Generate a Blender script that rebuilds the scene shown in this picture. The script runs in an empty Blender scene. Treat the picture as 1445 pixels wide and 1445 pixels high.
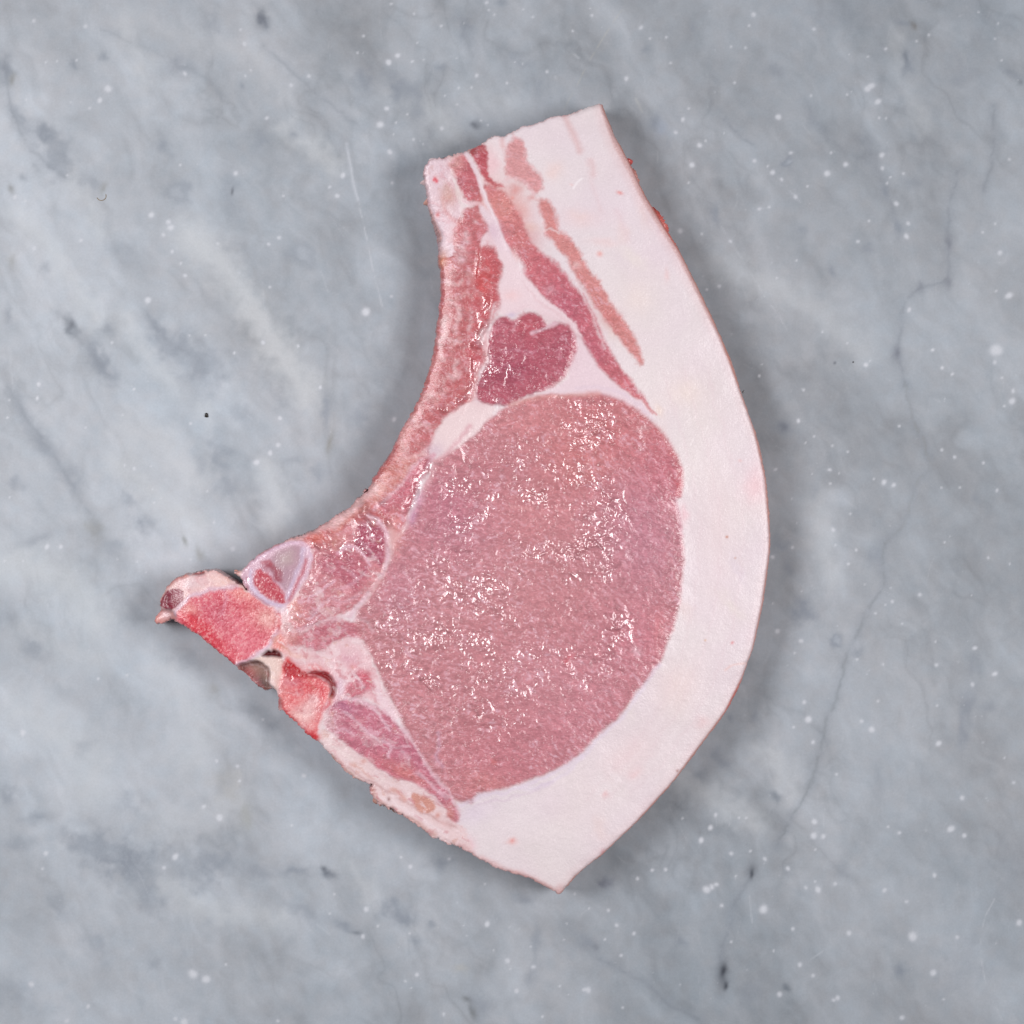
import bpy, math
import numpy as np
from mathutils import Vector

# ------------------------------------------------------------------ units
S = 0.0002            # metres per unit of the drawing (0.2 mm)
TH = 88.0             # thickness of the chop in the same unit (17.6 mm)
CAMH = 0.95           # camera height above the marble
CX = CY = 722.5
sc = bpy.context.scene

# ------------------------------------------------------------------ camera
cam_d = bpy.data.cameras.new("camera")
cam = bpy.data.objects.new("camera", cam_d)
sc.collection.objects.link(cam)
cam.location = (0, 0, CAMH)
cam_d.sensor_width = 36
cam_d.angle = 2 * math.atan((CX * S) / (CAMH - TH * S))
cam_d.clip_start = 0.05
cam_d.clip_end = 50
sc.camera = cam

# ------------------------------------------------------------------ light
w = bpy.data.worlds.new("World")
sc.world = w
w.use_nodes = True
bg = w.node_tree.nodes["Background"]
bg.inputs[0].default_value = (0.90, 0.95, 1.0, 1)
bg.inputs[1].default_value = 0.16

def area(name, loc, size, power, col, target=(0, 0, 0)):
    d = bpy.data.lights.new(name, 'AREA')
    d.shape = 'RECTANGLE'
    d.size, d.size_y = size
    d.energy = power
    d.color = col
    d.spread = math.radians(62)
    o = bpy.data.objects.new(name, d)
    sc.collection.objects.link(o)
    o.location = loc
    o.rotation_euler = (Vector(target) - Vector(loc)).to_track_quat('-Z', 'Y').to_euler()
    return o
area("softbox_left", (-0.50, 0.10, 0.74), (0.36, 0.36), 0.79, (1.0, 0.975, 0.98), (-0.035, 0, 0))
area("softbox_right", (0.52, 0.02, 0.74), (0.36, 0.36), 0.79, (1.0, 0.975, 0.98), (-0.035, -0.01, 0))

sc.view_settings.view_transform = 'Standard'
sc.view_settings.look = 'None'
sc.view_settings.exposure = 0.0
sc.view_settings.gamma = 1.0
sc.cycles.max_bounces = 6

# ------------------------------------------------------------------ noise
RS = np.random.RandomState(7)
_lat = [RS.rand(256, 256).astype(np.float32) * 2 - 1 for _ in range(12)]
def vnoise(x, y, k=0):
    L = _lat[k % 12]
    xi = np.floor(x).astype(np.int32); yi = np.floor(y).astype(np.int32)
    fx = (x - xi).astype(np.float32); fy = (y - yi).astype(np.float32)
    fx = fx * fx * (3 - 2 * fx); fy = fy * fy * (3 - 2 * fy)
    x0 = xi & 255; x1 = (xi + 1) & 255; y0 = yi & 255; y1 = (yi + 1) & 255
    a = L[y0, x0]; b = L[y0, x1]; c = L[y1, x0]; d = L[y1, x1]
    return (a + (b - a) * fx) * (1 - fy) + (c + (d - c) * fx) * fy
def fbm(x, y, wl, octv=3, k=0, gain=0.5):
    o = 0; a = 1; t = 0
    for i in range(octv):
        f = 2 ** i / wl
        o = o + a * vnoise(x * f + 17.3 * (i + k), y * f + 5.1 * i, k + i)
        t += a; a *= gain
    return o / t
def rot(x, y, deg, sx=1, sy=1):      # coordinates along / across a direction given in degrees
    c, s = math.cos(math.radians(deg)), math.sin(math.radians(deg))
    return (x * c + y * s) / sx, (-x * s + y * c) / sy
def sst(a, b, x):
    t = np.clip((x - a) / (b - a), 0, 1)
    return t * t * (3 - 2 * t)

def lin(c):
    c = np.array(c, float) / 255.0
    return np.where(c <= 0.04045, c / 12.92, ((c + 0.055) / 1.055) ** 2.4)
ALB = 0.80
def pig(c): return lin(c) * ALB

# zoom frames: traced points are given inside a square window (x0, y0, side) of 1445 steps
def fr(x0, y0, side):
    k = side / 1445.0
    return lambda pts: [(x0 + a * k, y0 + b * k) for a, b in pts]
A = fr(560, 120, 400); B = fr(520, 400, 400); C = fr(200, 680, 400)
D = fr(420, 860, 400); E = fr(720, 520, 400); F = fr(720, 900, 400)
G = fr(800, 180, 300); H = fr(310, 700, 210); I = fr(470, 560, 210); J = fr(350, 860, 210)
K = fr(190, 760, 210)
Z1 = fr(0, 0, 600); Z2 = fr(845, 0, 600); Z3 = fr(0, 845, 600); Z4 = fr(845, 845, 600)
ZP = fr(0, 480, 480); ZQ = fr(1045, 480, 400); ZR = fr(545, 0, 300); ZS = fr(560, 1145, 300)

def chaikin(p, n=1, closed=True):
    p = np.array(p, float)
    for _ in range(n):
        q = np.roll(p, -1, 0) if closed else p[1:]
        a = p if closed else p[:-1]
        r = np.empty((2 * len(a), 2))
        r[0::2] = a * 0.75 + q * 0.25; r[1::2] = a * 0.25 + q * 0.75
        if not closed: r = np.vstack([p[:1], r, p[-1:]])
        p = r
    return p

def seg_dist(X, Y, p, closed):
    d2 = np.full(X.shape, 1e12, np.float32)
    inside = np.zeros(X.shape, bool)
    n = len(p)
    for i in range(n if closed else n - 1):
        ax, ay = p[i]; bx, by = p[(i + 1) % n]
        ex, ey = bx - ax, by - ay
        L = ex * ex + ey * ey
        if L < 1e-9: continue
        t = np.clip(((X - ax) * ex + (Y - ay) * ey) / L, 0, 1)
        dx = X - ax - t * ex; dy = Y - ay - t * ey
        np.minimum(d2, dx * dx + dy * dy, out=d2)
        if closed and ay != by:
            c = ((Y >= ay) != (Y >= by))
            xx = ax + (Y - ay) * ex / ey
            inside ^= (c & (X < xx))
    return np.sqrt(d2), inside

class Canvas:
    def __init__(s, xs, ys, base):
        s.xs, s.ys = xs, ys
        s.X, s.Y = [q.astype(np.float32) for q in np.meshgrid(xs, ys)]
        s.col = np.empty(s.X.shape + (3,), np.float32); s.col[:] = base
        s.ch = {}                                    # scalar channels
        wl = 13
        s.wx = fbm(s.X, s.Y, wl, 3, 1); s.wy = fbm(s.X, s.Y, wl, 3, 4)
        s.ed = fbm(s.X, s.Y, 5.0, 3, 8, .65)
    def chan(s, n, v=0.0):
        s.ch[n] = np.full(s.X.shape, v, np.float32)
    def box(s, x0, y0, x1, y1):
        a = max(0, np.searchsorted(s.xs, x0) - 1); b = min(len(s.xs), np.searchsorted(s.xs, x1) + 1)
        c = max(0, np.searchsorted(s.ys, y0) - 1); d = min(len(s.ys), np.searchsorted(s.ys, y1) + 1)
        return (slice(c, d), slice(a, b))
    def apply(s, bx, m, col=None, **kw):
        if col is not None:
            s.col[bx] = s.col[bx] * (1 - m[..., None]) + np.asarray(pig(col), np.float32) * m[..., None]
        for k, v in kw.items():
            s.ch[k][bx] = s.ch[k][bx] * (1 - m) + v * m
    def poly(s, pts, col=None, soft=2.0, warp=2.0, alpha=1.0, smooth=1, tag=None, **kw):
        p = chaikin(pts, smooth) if smooth else np.array(pts)
        if kw.get('mus', 0) > .5: soft = soft * 1.5
        g = soft + 3 * warp + 3
        bx = s.box(p[:, 0].min() - g, p[:, 1].min() - g, p[:, 0].max() + g, p[:, 1].max() + g)
        x = s.X[bx] + s.wx[bx] * warp * 1.6; y = s.Y[bx] + s.wy[bx] * warp * 1.6
        d, ins = seg_dist(x, y, p, True)
        d = np.where(ins, -d, d) + s.ed[bx] * min(warp, 3) * 1.05
        m = sst(soft, -soft, d).astype(np.float32) * alpha
        s.apply(bx, m, col, **kw)
        if tag is not None:
            lab = s.lab[bx]; lab[d < 0] = tag
        return bx, d, m
    def stroke(s, pts, wd, col=None, soft=1.5, warp=1.5, alpha=1.0, broken=0, tag=None, **kw):
        p = chaikin(pts, 2, False)
        g = wd + soft + 3 * warp + 3
        bx = s.box(p[:, 0].min() - g, p[:, 1].min() - g, p[:, 0].max() + g, p[:, 1].max() + g)
        x = s.X[bx] + s.wx[bx] * warp * 1.6; y = s.Y[bx] + s.wy[bx] * warp * 1.6
        d, _ = seg_dist(x, y, p, False)
        d = d - wd / 2
        m = sst(soft, -soft, d).astype(np.float32) * alpha
        if broken: m = m * sst(-0.5, 0.3, fbm(s.X[bx], s.Y[bx], 9, 2, 6) + 0.3 - broken)
        s.apply(bx, m, col, **kw)
        if tag is not None:
            lab = s.lab[bx]; lab[d < 0] = tag
        return bx, d, m
    def blob(s, cx, cy, rx, ry=None, ang=0, col=None, alpha=1.0, pw=1.0, warp=0, **kw):
        ry = rx if ry is None else ry
        R = max(rx, ry) * 2.3 + 3 * warp
        bx = s.box(cx - R, cy - R, cx + R, cy + R)
        x = s.X[bx] - cx + s.wx[bx] * warp; y = s.Y[bx] - cy + s.wy[bx] * warp
        u, v = rot(x, y, ang)
        q = (u / rx) ** 2 + (v / ry) ** 2
        m = (np.exp(-q ** pw) * alpha).astype(np.float32)
        s.apply(bx, m, col, **kw)

# ------------------------------------------------------------------ materials
def new_mat(name):
    m = bpy.data.materials.new(name); m.use_nodes = True
    nt = m.node_tree
    b = nt.nodes["Principled BSDF"]
    return m, nt, b
def tissue(name, rough, bump, grain, wl, sss=0.0, wetattr=True, vary=0.10, stretch=None, coat=0.0):
    """pigment from the mesh's own colour attribute, fine grain and relief from noise"""
    m, nt, b = new_mat(name)
    N = nt.nodes.new; Lk = nt.links.new
    at = N('ShaderNodeAttribute'); at.attribute_name = 'pigment'
    tc = N('ShaderNodeTexCoord')
    mp = N('ShaderNodeMapping')
    if stretch:
        mp.inputs['Rotation'].default_value = (0, 0, math.radians(stretch[0]))
        mp.inputs['Scale'].default_value = (1.0 / stretch[1], 1, 1)
    Lk(tc.outputs['Object'], mp.inputs['Vector'])
    n1 = N('ShaderNodeTexNoise'); n1.inputs['Scale'].default_value = 1 / (wl * S); n1.inputs['Detail'].default_value = 4
    Lk(mp.outputs[0], n1.inputs['Vector'])
    n2 = N('ShaderNodeTexNoise'); n2.inputs['Scale'].default_value = 1 / (wl * 4 * S); n2.inputs['Detail'].default_value = 3
    Lk(mp.outputs[0], n2.inputs['Vector'])
    # colour variation
    r = N('ShaderNodeMapRange'); r.inputs['From Min'].default_value = 0.25; r.inputs['From Max'].default_value = 0.75
    r.inputs['To Min'].default_value = 1 - vary; r.inputs['To Max'].default_value = 1 + vary
    Lk(n1.outputs['Fac'], r.inputs['Value'])
    mul = N('ShaderNodeVectorMath'); mul.operation = 'SCALE'
    Lk(at.outputs['Color'], mul.inputs[0]); Lk(r.outputs[0], mul.inputs['Scale'])
    Lk(mul.outputs[0], b.inputs['Base Color'])
    # roughness: the wet attribute lowers it
    wa = N('ShaderNodeAttribute'); wa.attribute_name = 'wet'
    r2 = N('ShaderNodeMapRange'); r2.inputs['To Min'].default_value = rough; r2.inputs['To Max'].default_value = 0.06
    Lk(wa.outputs['Fac'], r2.inputs['Value'])
    Lk(r2.outputs[0], b.inputs['Roughness'])
    b.inputs['Specular IOR Level'].default_value = 0.5
    rc = N('ShaderNodeMapRange'); rc.inputs['From Min'].default_value = 0.45; rc.inputs['To Min'].default_value = coat; rc.inputs['To Max'].default_value = 1.0
    Lk(wa.outputs['Fac'], rc.inputs['Value']); Lk(rc.outputs[0], b.inputs['Coat Weight'])
    b.inputs['Coat Roughness'].default_value = 0.05
    b.inputs['Coat IOR'].default_value = 1.66
    if sss:
        b.inputs['Subsurface Weight'].default_value = sss
        b.inputs['Subsurface Radius'].default_value = (1.0, 0.45, 0.35)
        b.inputs['Subsurface Scale'].default_value = 0.0008
    bp = N('ShaderNodeBump'); bp.inputs['Strength'].default_value = 1.0; bp.inputs['Distance'].default_value = bump * S
    Lk(n1.outputs['Fac'], bp.inputs['Height'])
    bp2 = N('ShaderNodeBump'); bp2.inputs['Strength'].default_value = 1.0; bp2.inputs['Distance'].default_value = bump * 3 * S
    Lk(n2.outputs['Fac'], bp2.inputs['Height']); Lk(bp.outputs[0], bp2.inputs['Normal'])
    Lk(bp2.outputs[0], b.inputs['Normal'])
    return m
M_muscle = tissue('raw_muscle', 0.42, 0.55, 0.1, 2.2, vary=0.12, stretch=(20, 1.6), coat=0.12)
M_fat = tissue('pork_fat', 0.43, 0.34, 0.1, 2.6, vary=0.045)
M_bone = tissue('cut_bone', 0.40, 0.30, 0.1, 2.4, vary=0.10)
M_rind = tissue('pig_skin', 0.45, 0.45, 0.1, 3.0, vary=0.08)

def marble_mat():
    m, nt, b = new_mat('honed_marble')
    N = nt.nodes.new; Lk = nt.links.new
    at = N('ShaderNodeAttribute'); at.attribute_name = 'pigment'
    tc = N('ShaderNodeTexCoord')
    n1 = N('ShaderNodeTexNoise'); n1.inputs['Scale'].default_value = 1 / (3 * S); n1.inputs['Detail'].default_value = 3
    Lk(tc.outputs['Object'], n1.inputs['Vector'])
    r = N('ShaderNodeMapRange'); r.inputs['From Min'].default_value = 0.3; r.inputs['From Max'].default_value = 0.7
    r.inputs['To Min'].default_value = 0.965; r.inputs['To Max'].default_value = 1.035
    Lk(n1.outputs['Fac'], r.inputs['Value'])
    mul = N('ShaderNodeVectorMath'); mul.operation = 'SCALE'
    Lk(at.outputs['Color'], mul.inputs[0]); Lk(r.outputs[0], mul.inputs['Scale'])
    # fine whitish crystals
    vo = N('ShaderNodeTexVoronoi'); vo.inputs['Scale'].default_value = 1 / (26 * S)
    Lk(tc.outputs['Object'], vo.inputs['Vector'])
    r3 = N('ShaderNodeMapRange'); r3.inputs['From Min'].default_value = 0.030; r3.inputs['From Max'].default_value = 0.075
    r3.inputs['To Min'].default_value = 0.14; r3.inputs['To Max'].default_value = 0.0
    Lk(vo.outputs['Distance'], r3.inputs['Value'])
    sel = N('ShaderNodeSeparateColor'); Lk(vo.outputs['Color'], sel.inputs[0])
    gt = N('ShaderNodeMapRange'); gt.inputs['From Min'].default_value = 0.55; gt.inputs['From Max'].default_value = 1.0
    Lk(sel.outputs[0], gt.inputs['Value'])
    mm = N('ShaderNodeMath'); mm.operation = 'MULTIPLY'; Lk(r3.outputs[0], mm.inputs[0]); Lk(gt.outputs[0], mm.inputs[1])
    mix = N('ShaderNodeMix'); mix.data_type = 'RGBA'; mix.inputs[7].default_value = (0.62, 0.64, 0.68, 1)
    Lk(mm.outputs[0], mix.inputs[0]); Lk(mul.outputs[0], mix.inputs[6])
    Lk(mix.outputs[2], b.inputs['Base Color'])
    n2 = N('ShaderNodeTexNoise'); n2.inputs['Scale'].default_value = 1 / (60 * S); n2.inputs['Detail'].default_value = 4
    Lk(tc.outputs['Object'], n2.inputs['Vector'])
    r2 = N('ShaderNodeMapRange'); r2.inputs['To Min'].default_value = 0.34; r2.inputs['To Max'].default_value = 0.5
    Lk(n2.outputs['Fac'], r2.inputs['Value']); Lk(r2.outputs[0], b.inputs['Roughness'])
    b.inputs['Specular IOR Level'].default_value = 0.35
    bp = N('ShaderNodeBump'); bp.inputs['Distance'].default_value = 0.05 * S
    Lk(n1.outputs['Fac'], bp.inputs['Height']); Lk(bp.outputs[0], b.inputs['Normal'])
    return m
M_marble = marble_mat()

def plain(name, col, rough=0.5):
    m, nt, b = new_mat(name)
    N = nt.nodes.new; Lk = nt.links.new
    tc = N('ShaderNodeTexCoord'); n = N('ShaderNodeTexNoise'); n.inputs['Scale'].default_value = 900
    Lk(tc.outputs['Object'], n.inputs['Vector'])
    cr = N('ShaderNodeValToRGB')
    c = pig(col)
    cr.color_ramp.elements[0].position = 0.3; cr.color_ramp.elements[0].color = tuple(c * 0.75) + (1,)
    cr.color_ramp.elements[1].position = 0.7; cr.color_ramp.elements[1].color = tuple(np.minimum(c * 1.2, 1)) + (1,)
    Lk(n.outputs['Fac'], cr.inputs[0]); Lk(cr.outputs[0], b.inputs['Base Color'])
    b.inputs['Roughness'].default_value = rough
    return m

# ------------------------------------------------------------------ mesh from arrays
def make_mesh(name, co, quads, col, wet, mat, parent=None):
    me = bpy.data.meshes.new(name)
    nv, nf = len(co), len(quads)
    me.vertices.add(nv); me.vertices.foreach_set('co', np.asarray(co, np.float32).ravel())
    me.loops.add(nf * 4); me.loops.foreach_set('vertex_index', np.asarray(quads, np.int32).ravel())
    me.polygons.add(nf)
    me.polygons.foreach_set('loop_start', np.arange(0, nf * 4, 4, dtype=np.int32))
    me.polygons.foreach_set('use_smooth', np.ones(nf, bool))
    me.update(calc_edges=True)
    a = me.color_attributes.new('pigment', 'FLOAT_COLOR', 'POINT')
    rgba = np.ones((nv, 4), np.float32); rgba[:, :3] = np.clip(col, 0, 1)
    a.data.foreach_set('color', rgba.ravel())
    if wet is not None:
        f = me.attributes.new('wet', 'FLOAT', 'POINT'); f.data.foreach_set('value', np.asarray(wet, np.float32))
    me.materials.append(mat)
    o = bpy.data.objects.new(name, me)
    sc.collection.objects.link(o)
    if parent: o.parent = parent
    return o

# ================================================================== MARBLE
KM = CAMH / (CAMH - TH * S)          # the marble lies farther from the lens than the cut face
core = np.arange(-60, 1506, 1.8)
g = []; st = 3.0; x = core[-1]
while x < 4200: st *= 1.16; x += st; g.append(x)
g = np.array(g)
ax = np.concatenate([2 * CX - g[::-1] , core, g])
ax = np.concatenate([[ax[0]], ax, [ax[-1]]])
mb = Canvas(ax, ax.copy(), pig((171, 177, 185)))
X, Y = mb.X, mb.Y
# broad cloudiness, drawn out along the stone's grain (steeply down to the right)
u, v = rot(X, Y, 58, 3.4, 1.0)
n = fbm(u, v, 60, 4, 0)
n2 = fbm(*rot(X, Y, 50, 1.6, 1.0), 190, 3, 3)
n3 = fbm(X, Y, 26, 3, 5)
q1 = fbm(X, Y, 70, 3, 6) * 46; q2 = fbm(X, Y, 70, 3, 10) * 46
n = fbm(*rot(X + q1, Y + q2, 60, 3.0, 1.0), 52, 5, 0, .58)
n3 = fbm(X + q2 * .4, Y + q1 * .4, 24, 4, 5, .6)
wisp = 1 - np.abs(fbm(*rot(X + q2, Y + q1, 58, 2.6, 1.0), 80, 5, 7, .55)) * 5
wisp = np.clip(wisp, 0, 1) ** 2 * sst(-.25, .35, fbm(X, Y, 170, 2, 1))
val = 1 + 0.27 * n + 0.20 * n2 + 0.10 * n3 - .12 * wisp + .05 * fbm(*rot(X + q1 * .3, Y + q2 * .3, 60, 1.6, 1), 10, 4, 4, .7)
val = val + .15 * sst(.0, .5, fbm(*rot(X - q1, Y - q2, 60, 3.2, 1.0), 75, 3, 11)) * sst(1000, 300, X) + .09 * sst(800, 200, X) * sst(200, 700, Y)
# small creases and veins of darker grey
rg = 1 - np.abs(fbm(*rot(X, Y, 62, 2.4, 1.0), 120, 4, 8)) * 9
val = val * (1 - 0.085 * np.clip(rg, 0, 1) * sst(-0.2, 0.5, fbm(X, Y, 150, 2, 2)))
mb.col *= (val * (1 - .09 * sst(500, 1150, X + .15 * Y)))[..., None]  # light falloff painted in: pigment darkens towards the right
tint = fbm(*rot(X, Y, 55, 2, 1), 130, 3, 9) + .8 * fbm(X, Y, 16, 3, 2)
mb.col[..., 0] *= 1 + 0.035 * tint; mb.col[..., 2] *= 1 - 0.02 * tint

LT = (208, 212, 216); CR = (199, 200, 203); DK = (134, 142, 154); DD = (96, 101, 110); BR = (138, 136, 128)
def lt(f, p, w_, a=0.5, col=LT, soft=16, wp=6): mb.stroke(f(p), w_, col, soft=soft * 1.2, warp=wp * 1.3, alpha=min(1, a * 1.05))
# pale drifts
lt(Z1, [(640, 800), (780, 930), (880, 1080), (960, 1220), (1060, 1330)], 34, 0.65, soft=24)
lt(Z1, [(860, 1060), (920, 1180), (1020, 1320), (1120, 1445)], 14, 0.45, CR, soft=22)
lt(Z1, [(450, 60), (700, 140), (880, 190), (960, 330)], 18, 0.30, CR, soft=20)
lt(Z1, [(980, 440), (1060, 500), (1130, 560)], 24, 0.5)
lt(Z1, [(240, 600), (300, 700), (350, 790)], 10, 0.45)
lt(Z1, [(420, 90), (480, 200), (500, 270)], 14, 0.4)
lt(Z1, [(60, 740), (150, 820), (240, 960), (330, 1080)], 18, 0.45)
lt(Z1, [(420, 1090), (560, 1280), (700, 1400)], 20, 0.4)
lt(ZP, [(560, 380), (700, 440), (820, 600)], 34, 0.55, (204, 206, 210), soft=26)
lt(ZP, [(500, 520), (560, 560), (700, 700), (840, 790)], 26, 0.5, (200, 203, 206), soft=24)
lt(ZP, [(1130, 540), (1200, 700), (1150, 800)], 30, 0.45)
lt(ZP, [(0, 950), (160, 960), (330, 1060), (400, 1180)], 40, 0.55, (203, 208, 212), soft=30)
lt(ZP, [(100, 1260), (250, 1330), (420, 1350)], 30, 0.4, (200, 205, 210), soft=26)
lt(Z3, [(60, 380), (240, 480), (330, 560), (300, 640)], 44, 0.5, (203, 208, 213), soft=34)
lt(Z3, [(560, 760), (700, 740), (820, 700)], 30, 0.4, (200, 203, 208), soft=26)
lt(Z3, [(560, 240), (700, 420), (640, 560)], 34, 0.4, (200, 205, 210), soft=30)
lt(Z3, [(560, 950), (640, 1040), (800, 1080), (960, 1090)], 26, 0.4)
lt(Z3, [(1180, 900), (1240, 960), (1270, 1040)], 16, 0.35)
lt(Z4, [(560, 520), (620, 560), (660, 660)], 20, 0.35)
lt(Z4, [(280, 620), (420, 700), (540, 760)], 30, 0.35)
lt(Z2, [(380, 900), (560, 960), (760, 1050), (900, 1200)], 36, 0.25)
lt(Z2, [(1010, 130), (1040, 280), (1100, 420)], 14, 0.3)
lt(ZR, [(60, 640), (320, 760), (420, 900)], 30, 0.35)
lt(ZR, [(560, 640), (760, 700), (900, 780)], 30, 0.2)
lt(ZQ, [(380, 820), (420, 1000), (460, 1200)], 30, 0.3)
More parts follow.
